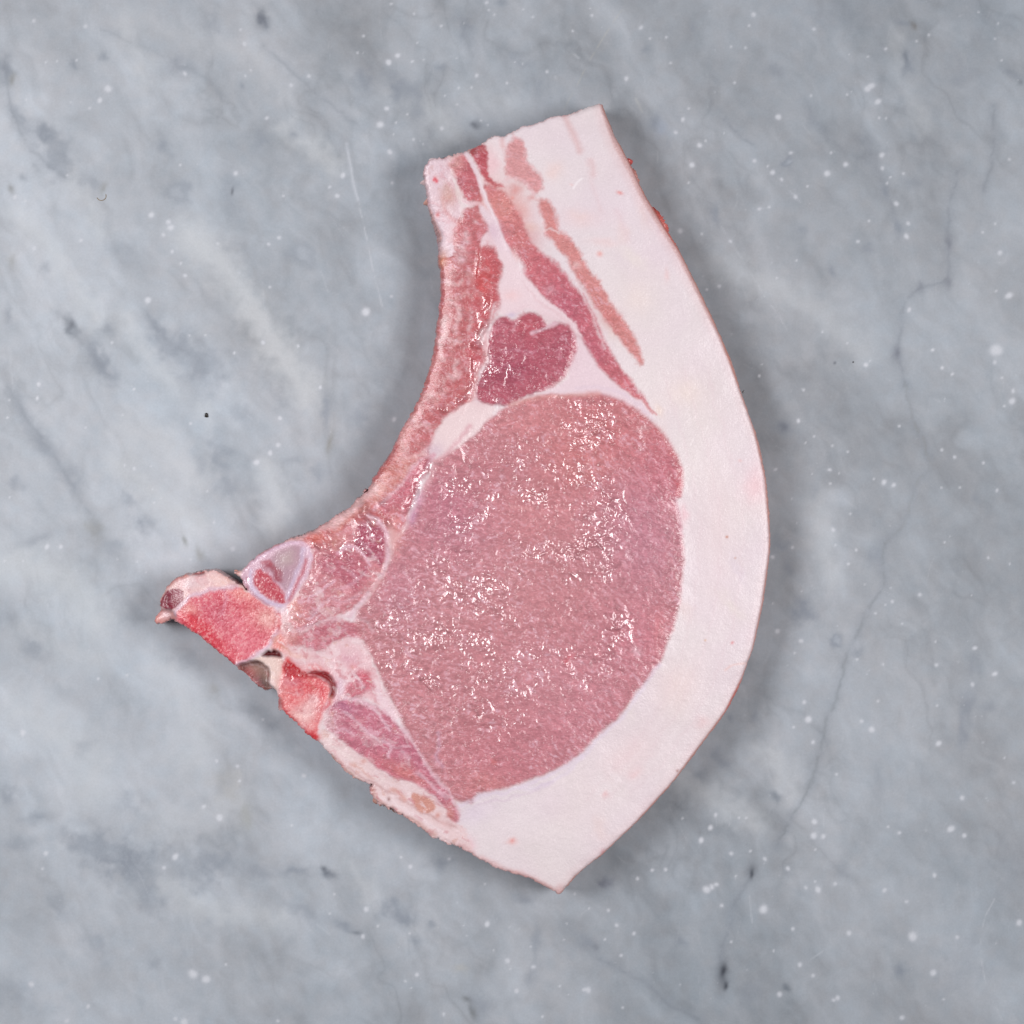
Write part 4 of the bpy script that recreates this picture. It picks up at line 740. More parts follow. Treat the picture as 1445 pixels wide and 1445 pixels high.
# trim along the lower left edge
cv.poly(D([(95,640),(130,600),(190,645),(250,692),(330,748),(400,805),(480,865),(600,898),(690,945),(745,1005),(765,1090),(820,1095),(870,1150),(880,1240),(760,1240),(600,1140),(380,1030),(340,890),(200,800)]), (232,204,206), soft=3, warp=3, wet=.22, mus=0, mot=1.0, tag=P_trim)
for s_ in [([(120,640),(200,720),(300,780),(380,850),(440,880)],5,(238,216,216),.7),([(250,800),(330,850),(430,910),(520,965),(650,1040),(800,1110)],2.5,(196,150,150),.8),([(180,760),(240,820),(320,870)],6,(208,168,158),.7),([(380,920),(420,985),(520,1040),(600,1090),(700,1150)],6,(214,170,164),.75),
           ([(270,790),(320,800),(380,860)],3,(214,156,146),.6),([(430,960),(520,1000),(640,1080),(760,1150)],5,(240,220,224),.6),([(480,920),(510,930),(545,965)],7,(214,156,146),.7)]:
    cv.stroke(D(s_[0]), s_[1], s_[2], soft=3, alpha=s_[3], warp=2.5)
cv.poly(D([(575,950),(600,940),(660,952),(712,1000),(685,1042),(640,1035),(600,1010)]), (212,150,138), soft=2.5, warp=2, wet=.5, tag=P_small2); bl(D,715,1050,4,4,0,(212,146,136),.8,warp=2)
bl(D,465,968,2.5,3,0,(150,96,92),.8); bl(D,380,920,4,5,0,(176,110,100),.7,warp=2); bl(D,340,775,5,5,0,(214,150,140),.6,warp=3); bl(D,290,790,4,4,0,(214,160,150),.6)
bl(D,745,1090,8,5,30,(230,190,190),.5)
# lower edge of the fat: pinkish scraped margin
cv.stroke(D([(830,1205),(900,1250),(960,1285),(1080,1338),(1200,1372),(1300,1440)]), 8, (222,178,178), soft=5, alpha=.75, warp=2.5)
cv.stroke(F([(0,1195),(60,1212),(160,1258),(240,1310)]), 6, (212,164,160), soft=4, alpha=.7, warp=2); bl(F,252,1290,7,8,0,(206,150,146),.7,warp=2)

# ---- bones, lower left
cv.poly(C([(90,560),(140,500),(200,470),(262,455),(370,445),(425,470),(460,505),(530,545),(480,545),(330,562),(250,592),(180,650),(150,700),(90,680),(80,620)]), (234,194,192), soft=2, warp=1.5, wet=.3, mus=0, mot=0.55, tag=P_knob, h=-1)
bl(C,250,520,16,10,-20,(230,206,212),.7,warp=4); bl(C,400,500,14,8,0,(240,196,186),.7,warp=3); cv.stroke(C([(120,530),(170,490),(220,478)]), 7, (206,120,108), soft=4, alpha=.8)
cv.poly(C([(258,474),(270,462),(320,455),(316,468),(290,474)]), (122,62,52), soft=1.2, warp=.5, smooth=0, h=-9)
cv.poly(C([(40,710),(55,675),(95,655),(150,655),(175,690),(150,712),(90,740),(50,740)]), (222,156,150), soft=2, warp=1, wet=.4, tag=P_tail, h=-14)
bl(C,115,680,9,7,0,(226,190,196),.8,warp=2); cv.stroke(C([(150,700),(190,718)]), 3, (120,66,60), soft=2, alpha=.8)
cv.poly(C([(84,625),(105,575),(140,545),(185,540),(212,565),(212,598),(185,630),(150,655),(125,658),(95,645)]), (136,48,66), soft=1.6, warp=1.2, mot=0, wet=.3, mus=.3, spark=.1, tag=P_cord, h=-1)
bl(C,180,575,8,7,0,(186,124,136),.6,warp=5); cv.stroke(C([(128,585),(120,620),(140,652)]), 4, (118,36,52), soft=2.5, alpha=.8, h=-3)
vert = C([(160,690),(185,650),(250,590),(330,560),(400,548),(500,528),(545,555),(600,612),(640,640),(712,655),(728,700),(695,770),(640,835),(560,900),(480,945),(430,905),(360,850),(290,790),(235,745),(180,722)])
cv.poly(vert, (224,108,122), soft=2, warp=1.5, wet=.35, mus=.2, spongy=1, tag=P_vert)
for b_ in [(410,620,30,14,10,(208,90,106),.7),(340,640,16,16,0,(206,90,110),.6),(560,650,26,18,20,(224,110,116),.5),(640,690,22,18,0,(242,192,184),.85),(240,655,12,9,20,(240,180,170),.7),(300,750,26,10,40,(214,50,68),.8),
           (370,820,34,13,42,(206,22,44),.95),(320,770,30,12,42,(210,36,56),.7),(250,720,22,6,35,(222,60,72),.7),(330,770,20,14,40,(206,46,66),.5),(480,760,30,26,0,(228,124,138),.6),(540,840,22,14,-30,(230,130,144),.6),(440,880,14,12,30,(222,96,110),.7),(610,640,20,8,30,(214,96,108),.4),
           (700,800,6,12,20,(236,130,122),.7),(500,560,22,6,5,(236,150,146),.6),(540,580,14,8,20,(240,170,160),.6),(400,690,16,20,0,(196,110,130),.4)]:
    bl(C, *b_, warp=7)
cv.stroke(C([(165,665),(200,620),(250,582),(330,553),(420,540),(500,527)]), 6, (222,190,206), soft=3.5, alpha=.85, warp=2.6, wet=.5, h=.6)
cv.stroke(C([(425,545),(435,600),(410,660)]), 4, (222,170,190), soft=4, alpha=.45)
cv.stroke(C([(478,942),(540,905),(600,872),(640,840),(672,790),(690,760)]), 5, (226,192,208), soft=3, alpha=.85, warp=2.4, wet=.5, h=.8)
cv.stroke(C([(230,745),(300,797),(365,850),(425,900),(470,938)]), 3, (196,44,58), soft=3, alpha=.7)
cv.stroke(C([(500,525),(540,552)]), 4, (238,214,204), soft=2.5, alpha=.9)
# rib head bone
cv.poly(C([(498,480),(520,440),(560,400),(620,355),(700,315),(770,298),(835,305),(868,350),(868,425),(840,500),(790,560),(745,625),(720,650),(640,630),(570,590),(525,530)]), (218,180,196), soft=2, warp=1.2, wet=.55, mus=0, tag=P_head, h=.5)
cv.poly(C([(566,485),(598,438),(640,455),(690,530),(728,580),(733,618),(690,618),(615,585),(576,535)]), (196,84,98), soft=3, warp=2.5, spongy=1.2, mus=.4)
cv.poly(C([(640,415),(700,350),(760,315),(825,325),(812,400),(770,500),(728,570),(700,520),(660,460)]), (188,150,164), soft=3.5, warp=2, wet=.6)
cv.stroke(C([(640,420),(690,460),(700,500)]), 10, (160,66,82), soft=5, alpha=.85, warp=4); cv.stroke(C([(615,410),(650,400),(660,420)]), 4, (180,76,90), soft=3, alpha=.7); bl(C,730,390,14,10,-40,(196,176,172),.6,warp=4)
cv.stroke(C([(825,345),(805,420),(770,510),(740,590)]), 5, (204,182,206), soft=3.5, alpha=.8, warp=2.4, h=.6); cv.stroke(C([(838,400),(820,470),(780,545),(750,600)]), 5, (188,90,104), soft=3, alpha=.8)
cv.stroke(C([(560,455),(556,520),(590,585),(660,625),(715,632)]), 5, (210,190,214), soft=3, alpha=.85, warp=2, h=.6); cv.stroke(C([(535,490),(545,540),(580,590),(650,632)]), 2, (184,120,136), soft=2, alpha=.8, h=-1)
cv.stroke(C([(560,408),(640,355),(720,318),(790,304),(850,330),(866,400)]), 5, (222,188,208), soft=3, alpha=.8); cv.stroke(C([(690,650),(720,665),(730,640)]), 7, (226,204,220), soft=4, alpha=.8)
cv.stroke(C([(600,370),(640,345),(700,316)]), 2.5, (190,110,118), soft=2.5, alpha=.5); bl(C,490,463,5,4,20,(224,158,146),.9)
for a_ in [(720,610,220,110,100),(700,340,226,190,210)]: pass
# lower tissue, bridge, second bone
cv.poly(C([(482,948),(520,930),(590,915),(640,925),(665,960),(672,1010),(668,1060),(640,1070),(590,1060),(550,1020)]), (150,112,104), soft=1.5, warp=1.2, wet=.2, mus=0, mot=0.55, tag=P_under, h=-24)
bl(C,540,975,14,9,35,(176,84,88),.7,warp=3); bl(C,600,950,14,7,20,(180,140,128),.7,warp=3); bl(C,610,1030,12,8,20,(104,84,84),.7,warp=3); bl(C,560,1010,16,5,40,(118,48,56),.6,warp=3); bl(C,625,980,6,12,0,(182,146,132),.5)
cv.poly(C([(560,915),(600,890),(660,886),(712,896),(745,930),(720,990),(702,1040),(700,1075),(668,1058),(640,1030),(652,985),(640,940),(600,920)]), (234,206,198), soft=1.4, warp=1.6, wet=.3, mus=0, mot=0.55, tag=P_proc, h=-1)
cv.stroke(C([(735,935),(715,985),(705,1030)]), 5, (240,180,170), soft=4, alpha=.7)
cv.poly(C([(722,905),(760,915),(800,950),(870,985),(930,1000),(965,1040),(958,1090),(925,1140),(905,1200),(895,1280),(888,1325),(830,1275),(760,1215),(715,1165),(690,1110),(695,1050),(712,990)]), (230,128,130), soft=2, warp=1.5, wet=.4, mus=0, spongy=.8, mot=0.55, tag=P_bone2)
bl(C,690,1140,6,8,0,(150,110,100),.8,h=-16)
for b_ in [(850,1040,22,12,20,(220,100,106),.6),(800,1110,16,12,0,(226,84,92),.6),(840,1180,20,16,-40,(242,206,204),.9),(880,1110,10,8,-40,(240,204,206),.8),(790,1200,12,8,30,(242,196,192),.8),(920,1080,5,14,0,(220,60,76),.6),(830,1270,18,5,42,(212,46,58),.85),
           (885,1300,7,7,40,(208,40,46),.85),(740,1180,14,4,45,(224,90,96),.6),(900,1190,5,20,10,(228,110,116),.6),(720,1060,8,18,0,(236,150,148),.6),(770,1020,14,6,0,(220,176,192),.6)]:
    bl(C, *b_, warp=4)
# blood and the slit
cv.stroke(C([(742,905),(745,940),(760,965)]), 5, (214,52,48), soft=4, alpha=.9, warp=2.5)
cv.poly(C([(728,915),(770,935),(815,960),(850,970),(800,992),(765,1005),(750,1025),(732,990)]), (150,2,14), soft=2.2, warp=2.5, wet=.9, h=-1.5)
bl(C,760,1000,6,6,0,(214,40,50),.7,warp=3)
bx, d, m = cv.poly(C([(800,985),(835,985),(870,975),(915,965),(955,985),(982,1020),(990,1055),(978,1090),(955,1100),(968,1060),(958,1030),(925,1002),(880,990),(840,992)]), (130,4,16), soft=2.2, warp=1.0, wet=.2, h=-9)
cv.stroke(C([(870,972),(915,963),(950,978)]), 3, (178,16,26), soft=2, alpha=.9); cv.stroke(C([(850,985),(900,992),(940,1015),(958,1045)]), 1.6, (240,178,182), soft=1.2, alpha=.8, warp=.6)
cv.stroke(C([(960,1100),(950,1130),(920,1160)]), 4, (214,70,88), soft=3, alpha=.7, warp=3)
cv.poly(C([(615,887),(645,862),(660,868),(672,856),(696,868),(712,893),(665,889)]), (112,36,42), soft=1.4, warp=.8, smooth=0, h=-16)
bl(C,700,882,4,3,0,(120,50,54),.5)

# ---- rind: the skin on the outer curve
arc = A([(1040,70),(1060,130),(1085,190),(1140,308),(1200,418),(1260,548),(1332,668),(1445,848)]) + G([(830,960),(905,1110),(975,1260),(1055,1430)]) + \
      E([(1165,80),(1245,300),(1305,560),(1328,850),(1325,950),(1290,1200),(1238,1440)]) + F([(1185,210),(1100,380),(980,540),(830,740),(640,950),(480,1100),(330,1222),(252,1320)])
darc, _ = seg_dist(X, Y, np.array(arc), False)
# thickness that shows at the cut face
tt = np.interp(Y, [140, 200, 300, 400, 520, 700, 900, 1260], [3.2, 9.0, 8.0, 7.0, 2.8, 2.6, 2.4, 2.4]) + 1.0 * cv.wx
ok = (darc < 40) & (sd > -4)
edge = np.where(ok, darc, 99)
m = sst(2.6, -2.6, edge - tt).astype(np.float32)
sl = (slice(None), slice(None))
cv.apply(sl, m * .8, (196,148,142))
m2 = sst(tt + 16, tt, edge).astype(np.float32) * np.interp(Y, [140, 260, 400, 500, 1250], [.6, .65, .5, .32, .35]).astype(np.float32) * (.75 + .25 * cv.wy)
cv.apply(sl, m2 * .8, (226,188,190))
m3 = sst(1.4, -0.6, edge - 1.5) * np.interp(Y, [140, 500, 560, 1250], [.8, .8, .55, .55])
cv.apply(sl, m3.astype(np.float32), (196,132,118))
bump_red = np.exp(-((Y - 320) / 34) ** 2) + .8 * np.exp(-((Y - 985) / 28) ** 2) + .5 * np.exp(-((Y - 240) / 14) ** 2)
cv.apply(sl, (sst(3.4, .5, edge) * np.clip(bump_red, 0, 1) * .75).astype(np.float32), (206,92,84))
cv.lab[(edge < np.maximum(tt, 2.6)) & (sd > 0)] = P_rind
cv.stroke(F([(1090,160),(1140,130),(1200,128)]), 2, (238,196,190), soft=2.5, alpha=.7); 

# ---- thin dark/warm rim on every other cut edge
m = (sst(3.2, 0.2, sd) * .35 * (edge > 30)).astype(np.float32)
cv.apply(sl, m, (196,120,116))

# blood soaked into the tissue round the slit
cv.stroke(C([(790,975),(870,965),(930,960),(975,1000),(992,1050),(975,1105),(940,1140)]), 3, (196,40,56), soft=5, alpha=.55, warp=3)
cv.stroke(C([(690,1110),(760,1200),(830,1270),(890,1325)]), 3, (204,40,48), soft=5, alpha=.7, warp=3)
bl(C,830,1040,26,14,20,(214,74,84),.6,warp=7); bl(C,770,960,16,10,40,(204,26,34),.7,warp=5); bl(C,720,830,8,10,0,(226,120,112),.6,warp=5)
cv.apply((slice(None), slice(None)), (.10 * LMASK + .05 * LMASK * t1).astype(np.float32), (218,176,174))
cv.col[..., 2] *= 1 - .015 * LMASK; cv.col[..., 1] *= 1 + .005 * LMASK
cv.col[..., 0] *= 1 + .02 * LMASK
# ---- texture of lean, fat, spongy bone
mus = cv.ch['mus']
ang = 18
u, v = rot(X, Y, ang, 1.7, 1.0)
f1 = fbm(u + 9 * cv.wx, v + 9 * cv.wy, 4.0, 3, 1); f2 = fbm(X, Y, 3.2, 2, 4)
f3 = fbm(X, Y, 2.4, 1, 8)
ta = sst(620, 900, X)
fa = fbm(*rot(X + 6 * cv.wx, Y + 6 * cv.wy, 8, 2.4, 1.0), 2.7, 3, 2); fb = fbm(*rot(X + 6 * cv.wx, Y + 6 * cv.wy, 42, 2.4, 1.0), 2.7, 3, 2)
f5 = fa * (1 - ta) + fb * ta
g_ = (0.14 * f1 + 0.08 * f2 + .26 * f5) * mus
cv.col *= (1 + g_)[..., None]
# tiny pale grains of intramuscular fat and film
u, v = rot(X, Y, 50, 1.5, 1.0)
gr = fbm(u + 9 * cv.wy, v + 9 * cv.wx, 4.6, 3, 9)
low = sst(700, 1000, Y) * sst(700, 560, X * .3 + 400) 
gr = .45 * gr + .75 * f5
amt = (sst(.08, .50, gr) * (.58 + .15 * sst(760, 980, Y)) * mus * (.5 + .5 * sst(-.3, .3, fbm(X, Y, 60, 2, 5)))).astype(np.float32)
cv.apply(sl, amt, (226,182,196))
# wavy fibre lines near the right-hand margin and in the middle of the loin
wv = np.abs(fbm(*rot(X, Y, 25, 4.0, 1.0), 9.0, 3, 3)); wl_ = sst(.07, .0, wv) * mus * .22 * sst(-.1, .4, fbm(X, Y, 80, 2, 8) + .15)
cv.apply(sl, wl_.astype(np.float32), (224,184,198))
mo = cv.ch['mot']
ma = fbm(*rot(X + 8 * cv.wx, Y + 8 * cv.wy, 40, 1.8, 1), 13, 5, 5, .65); mc = fbm(*rot(X + 8 * cv.wy, Y + 8 * cv.wx, 40, 2.2, 1), 9, 4, 10, .65)
cv.apply(sl, (sst(.10, .45, ma) * .62 * mo).astype(np.float32), (203,124,134))
cv.apply(sl, (sst(.10, .45, mc) * .62 * mo).astype(np.float32), (240,216,220))
cv.apply(sl, (sst(.30, .55, -ma) * .5 * mo).astype(np.float32), (206,146,128))
sp = cv.ch['spongy']
cel = fbm(X, Y, 2.6, 3, 6, .75) + .35 * fbm(X, Y, 13, 2, 3); 
cv.apply(sl, (sst(.05, .5, cel) * .42 * np.clip(sp, 0, 1)).astype(np.float32), (246,190,190))
cv.apply(sl, (sst(.05, .5, -cel) * .5 * np.clip(sp, 0, 1)).astype(np.float32), (176,30,52))
cv.col *= (1 + .02 * fbm(X, Y, 2.6, 2, 2) * (1 - mus))[..., None]

# ---- wet film: clusters where it lies thick enough to sparkle
spark = cv.ch['spark']
film = np.zeros_like(X)
for (x_, y_, rx, ry, an, a) in [(820,600,36,24,40,1.6),(770,690,16,16,0,1.2),(850,590,20,28,0,1.1),(770,640,50,24,0,.75),(740,700,60,40,0,.6),(830,690,40,40,40,.7),(860,720,26,34,-40,.8),(838,795,34,20,20,2.4),(790,790,40,24,0,1.4),(850,765,24,14,30,1.4),(700,790,80,30,0,.55),(690,860,110,40,0,.5),
                               (872,890,18,26,0,1.6),(600,960,18,14,30,2.0),(650,740,14,10,0,1.3),(840,720,16,20,0,1.2),(640,900,70,30,0,.6),(660,700,40,26,-30,.6),(640,690,24,14,0,.7),(600,830,60,50,0,.22),(760,930,80,40,0,.5),(690,960,50,30,0,.5),(560,880,40,20,0,.5),(560,930,30,20,0,.6),(720,1020,110,60,0,.35),(840,940,60,40,0,.35),(680,830,40,14,0,.7),(480,770,24,20,0,.6),(520,740,26,16,-40,.7),(430,880,24,16,0,.45),(700,530,24,14,0,.8),(680,470,10,24,20,1)]:
    uu, vv = rot(X - x_, Y - y_, an); film += a * np.exp(-(uu / rx) ** 2 - (vv / ry) ** 2)
film += .30 * np.exp(-((X - 680) / 90) ** 2 - ((Y - 680) / 80) ** 2)
film = np.clip(film * 1.15 - .06, 0, 1.9) * mus + spark * .6
patch = fbm(X, Y, 20, 3, 7)
film = film * (.32 + 1.0 * sst(-.25, .3, patch + .25 * fbm(X, Y, 9, 2, 2)))
cv.ch['wet'] = np.clip(cv.ch['wet'] + .6 * film, 0, 1)

# glossy ridges where juice has gathered along the membranes
for pth, wd_, hh in [(B([(600,205),(575,260),(560,300),(540,320)]), 3.5, 3.2), (B([(545,400),(535,440),(522,500),(505,560),(480,600),(430,625),(390,650),(330,635)]), 2.2, 2.6), (I([(945,640),(890,720),(850,790),(835,870),(800,960),(740,1060),(700,1085)]), 3.2, 3.0),
                     (I([(1000,1000),(500,1010),(470,1030)])[1:], 4, 2.5), (I([(300,1070),(330,1120),(400,1200)]), 3.5, 2.5), (I([(530,1190),(550,1240)]), 3, 2.5), (B([(600,80),(590,130),(570,170)]), 3, 1.8), (C([(1140,120),(1150,160)]), 4, 2.4), (C([(1090,190),(1110,220)]), 3, 2), (C([(880,320),(910,335)]), 4, 2)]:
    cv.stroke(pth, wd_ * 2, None, soft=3, warp=2.5, wet=1.0)
    p_ = chaikin(pth, 2, False); g2 = 14
    bx = cv.box(p_[:, 0].min() - g2, p_[:, 1].min() - g2, p_[:, 0].max() + g2, p_[:, 1].max() + g2)
    dd, _ = seg_dist(X[bx] + 4 * cv.wx[bx], Y[bx] + 4 * cv.wy[bx], p_, False)
    cv.ch['h'][bx] += 1.7 * hh * np.exp(-(dd / 4.6) ** 2) * (.4 + .9 * sst(-.3, .3, fbm(X[bx], Y[bx], 8, 2, 3)))
# ---- relief (drawing units)
def blur(a_, n_):
    for _ in range(3):
        for ax_ in (0, 1):
            c_ = np.cumsum(np.pad(a_, [(n_ + 1, n_) if k_ == ax_ else (0, 0) for k_ in (0, 1)], mode='edge'), axis=ax_, dtype=np.float64)
            a_ = (c_[2 * n_ + 1:] - c_[:-2 * n_ - 1]) / (2 * n_ + 1) if ax_ == 0 else (c_[:, 2 * n_ + 1:] - c_[:, :-2 * n_ - 1]) / (2 * n_ + 1)
    return a_
cv.ch['h'] = blur(cv.ch['h'], 1)
u, v = rot(X, Y, 40, 1.5, 1.0)
r1 = fbm(u + 9 * cv.wx, v + 9 * cv.wy, 13, 3, 2, .5); r6 = fbm(*rot(X + 4 * cv.wx, Y + 4 * cv.wy, 25, 1.5, 1), 4.6, 2, 11); r5 = np.abs(fbm(u + 6 * cv.wy, v + 6 * cv.wx, 8, 3, 5, .6))
r2 = fbm(X, Y, 70, 3, 4); r3 = fbm(X, Y, 4, 2, 9)
calm = 1 - .75 * sst(680, 600, X - .25 * np.abs(Y - 500)) * sst(240, 320, Y) * sst(800, 700, Y) * sst(46, 20, sd)
cv.ch['wet'] *= .4 + .6 * calm
Z = TH + 2.2 * r2 + cv.ch['h'] + mus * calm * (.55 * r1 + .12 * r3) + film * (2.4 * r1 + 1.6 * r5 + .30 * r3) + np.clip(mus * (LMASK + .5 * spark), 0, 1) * (.55 * r6) * (.55 + .6 * sst(-.3, .3, fbm(X, Y, 45, 3, 1))) + (1 - mus) * (.18 * fbm(X, Y, 14, 3, 5))
Z += sp * .3 * cel + mo * (.6 * ma + .3 * mc)
# the loin swells a little, seams sink
Z += 2.2 * np.exp(-(((X - 770) / 180) ** 2 + ((Y - 830) / 230) ** 2))
Z += .6 * blur(mus, 4) + 3.0 * blur(mus, 14)
Z += 2.5 * np.exp(-(((X - 770) / 200) ** 2 + ((Y - 830) / 240) ** 2) ** 2)
left = sst(680, 600, X - .25 * np.abs(Y - 500)) * sst(240, 320, Y) * sst(800, 700, Y)
Z -= sst(860, 980, X + .25 * np.abs(Y - 600)) * 3 * np.exp(-np.clip(sd, 0, 99) / 14)
Z -= left * 8 * np.exp(-np.clip(sd, 0, 99) / 16)
# rounded rim of the cut face
R = np.interp(Y, [140, 500, 1250], [9, 8, 7]); R = np.where(edge < 60, R, 6.5)
q_ = np.clip(1 - sd / R, 0, 1)
Z -= R * .62 * (1 - np.sqrt(np.clip(1 - q_ ** 2, 0, 1)))
# the lump at the far left sits lower and slopes away
Z -= 10 * sst(270, 215, X) 
Z = np.maximum(Z, 14)

# ---- cells
cx_ = (xs[:-1] + .5); cy_ = (ys[:-1] + .5)
sdc = (sd[:-1, :-1] + sd[1:, :-1] + sd[:-1, 1:] + sd[1:, 1:]) / 4
cin = sdc > 0
lab = cv.lab[:-1, :-1]
# move the rim vertices onto the traced outline
gy, gx = np.gradient(sd.astype(np.float64))
gl = np.sqrt(gx ** 2 + gy ** 2) + 1e-9
nxn, nyn = -gx / gl, -gy / gl               # outward
vin = np.zeros(X.shape, int)
for dy in (0, 1):
    for dx in (0, 1):
        vin[dy:dy + cin.shape[0], dx:dx + cin.shape[1]] += cin
rim = (vin > 0) & (vin < 4)
PX = X.astype(np.float64).copy(); PY = Y.astype(np.float64).copy()
mv = np.clip(sd, -1, 1)
PX[rim] += (nxn * mv)[rim]; PY[rim] += (nyn * mv)[rim]

chop = bpy.data.objects.new('pork_chop', None)
sc.collection.objects.link(chop)
chop.empty_display_size = 0.02
chop['label'] = 'raw bone-in pork chop with thick white fat and rind on grey marble'
chop['category'] = 'pork chop'

LV = np.array([0, .10, .28, .5, .72, .88, 1.0])          # wall levels, top to bottom
LO = np.array([0, .8, 1.6, 1.2, .6, -.8, -3.0])        # outward push
wob = 2.6 * fbm(X, Y, 22, 3, 3)
loose = np.exp(-(((X - 615) / 14) ** 2 + ((Y - 330) / 24) ** 2)) * 6 + np.exp(-(((X - 560) / 50) ** 2 + ((Y - 1130) / 40) ** 2)) * 3
H_, W_ = X.shape
vid = np.arange(H_ * W_).reshape(H_, W_)
fl = lambda a_: a_.reshape(-1)
def w3(px, py, pz): return np.stack([(px - CX) * S, -(py - CY) * S, pz * S], -1)
TOP = w3(PX, PY, Z).reshape(-1, 3)
COLF = cv.col.reshape(-1, 3); WETF = fl(cv.ch['wet'])
fat_wall = pig((226,196,196)); rind_wall = pig((200,140,124)); meat_wall = pig((186,96,98))

for pid, (name, mat, label) in enumerate(PARTS):
    cm = cin & (lab == pid)
    if not cm.any(): continue
    cyi, cxi = np.nonzero(cm)
    q = np.stack([vid[cyi + 1, cxi], vid[cyi + 1, cxi + 1], vid[cyi, cxi + 1], vid[cyi, cxi]], -1)
    used, inv = np.unique(q, return_inverse=True)
    q = inv.reshape(-1, 4)
    co = TOP[used]; colr = COLF[used]; wet = WETF[used]
    # outer wall below the rim
    e = []
    pad = np.pad(cin, 1)
    up = ~pad[cyi, cxi + 1]; dn = ~pad[cyi + 2, cxi + 1]; lf = ~pad[cyi + 1, cxi]; rt = ~pad[cyi + 1, cxi + 2]
    e.append(np.stack([vid[cyi, cxi + 1][up], vid[cyi, cxi][up]], -1)); e.append(np.stack([vid[cyi + 1, cxi][dn], vid[cyi + 1, cxi + 1][dn]], -1))
    e.append(np.stack([vid[cyi, cxi][lf], vid[cyi + 1, cxi][lf]], -1)); e.append(np.stack([vid[cyi + 1, cxi + 1][rt], vid[cyi, cxi + 1][rt]], -1))
    e = np.concatenate(e)
    if len(e):
        ev, einv = np.unique(e, return_inverse=True); einv = einv.reshape(-1, 2)
        px, py, pz = fl(PX)[ev], fl(PY)[ev], fl(Z)[ev]
        nx_, ny_ = fl(nxn)[ev], fl(nyn)[ev]
        wb = fl(wob)[ev]; lo = fl(loose)[ev]
        base = len(co); nvw = len(ev)
        wallc = {P_rind: rind_wall}.get(pid, None)
        cos, cols, wets = [], [], []
        for li, (t_, o_) in enumerate(zip(LV, LO)):
            off = o_ + (wb + lo) * math.sin(math.pi * t_) * (.6 if pid != P_rind else .3)
            if li == 0: off = off * 0
            cos.append(w3(px + nx_ * off, py + ny_ * off, pz * (1 - t_)))
            c0 = COLF[ev]
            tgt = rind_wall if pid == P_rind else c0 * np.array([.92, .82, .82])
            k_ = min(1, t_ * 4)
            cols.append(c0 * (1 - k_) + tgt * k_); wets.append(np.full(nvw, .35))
        co = np.concatenate([co] + cos); colr = np.concatenate([colr] + cols); wet = np.concatenate([wet] + wets)
        qs = []
        for li in range(len(LV) - 1):
            a_, b_ = base + li * nvw, base + (li + 1) * nvw
            qs.append(np.stack([a_ + einv[:, 0], b_ + einv[:, 0], b_ + einv[:, 1], a_ + einv[:, 1]], -1)[:, ::-1])
        q = np.concatenate([q] + qs)
    o = make_mesh(name, co, q, colr, wet, mat, chop)
    if label: o['label'] = label

# ---- shreds of membrane that stick out from the sides
def shred(name, pts, z0, z1, col, wetv=.5, label=None):
    """a small torn flap: an outline with real thickness, tilted from z0 (inner) to z1 (tip)"""
    p = chaikin(pts, 1); n_ = len(p); c = p.mean(0)
    rr = np.linspace(z0, z1, n_ // 2 + 1); zz = np.concatenate([rr, rr[::-1]])[:n_]
    zz = zz + RS.uniform(-.8, .8, n_)
    topv = w3(p[:, 0], p[:, 1], zz + 2); bot = w3(p[:, 0], p[:, 1], zz - 3)
    ctop = w3(c[0], c[1], zz.mean() + 4)[None]; cbot = w3(c[0], c[1], zz.mean() - 4)[None]
    co = np.concatenate([topv, bot, ctop, cbot])
    me = bpy.data.meshes.new(name); fs = []
    for i in range(n_):
        j = (i + 1) % n_
        fs += [(i, j, n_ + j, n_ + i), (2 * n_, j, i), (2 * n_ + 1, n_ + i, n_ + j)]
    me.from_pydata([tuple(v_) for v_ in co], [], fs); me.update()
    a = me.color_attributes.new('pigment', 'FLOAT_COLOR', 'POINT')
    cc = np.ones((len(co), 4), np.float32); cc[:, :3] = pig(col) * (1 + RS.uniform(-.12, .12, (len(co), 1)))
    a.data.foreach_set('color', cc.ravel())
    f_ = me.attributes.new('wet', 'FLOAT', 'POINT'); f_.data.foreach_set('value', np.full(len(co), wetv, np.float32))
    for pl in me.polygons: pl.use_smooth = True
    me.materials.append(M_fat)
    o = bpy.data.objects.new(name, me); sc.collection.objects.link(o); o.parent = chop
    if label: o['label'] = label
def tattered(p, inner, outer, jag, seed):
    """outline of a ragged strip along polyline p reaching `outer` units outwards"""
    r = np.random.RandomState(seed); p = np.array(p, float)
    t = np.linspace(0, 1, 26); L = np.linspace(0, 1, len(p)); qx = np.interp(t, L, p[:, 0]); qy = np.interp(t, L, p[:, 1])
    tx, ty = np.gradient(qx), np.gradient(qy); l = np.hypot(tx, ty); nx_, ny_ = -ty / l, tx / l
    k = outer * np.sin(np.pi * t) ** .5 * (1 + jag * r.uniform(-1, 1, 26))
    return [(a, b) for a, b in zip(qx - nx_ * inner, qy - ny_ * inner)] + [(a, b) for a, b in zip((qx + nx_ * k)[::-1], (qy + ny_ * k)[::-1])]
RED = (228, 116, 108)
shred('membrane_shred', tattered(G([(770,880),(740,800),(690,710)]), 6, 3.0, .6, 3), 66, 60, RED)
shred('membrane_shred', tattered(G([(695,700),(650,620),(590,525)]), 6, 3.8, .6, 5), 66, 58, RED)
shred('membrane_shred', G([(405,200),(425,193),(437,200),(455,208),(452,228),(438,240),(425,232),(412,225)]), 60, 54, (206,88,84))
shred('membrane_shred', tattered(G([(495,360),(460,290),(430,250)]), 6, 2.4, .7, 8), 66, 62, (218,150,142))
shred('membrane_shred', A([(150,470),(132,478),(112,494),(130,500),(150,510)]), 70, 64, (232,204,206))
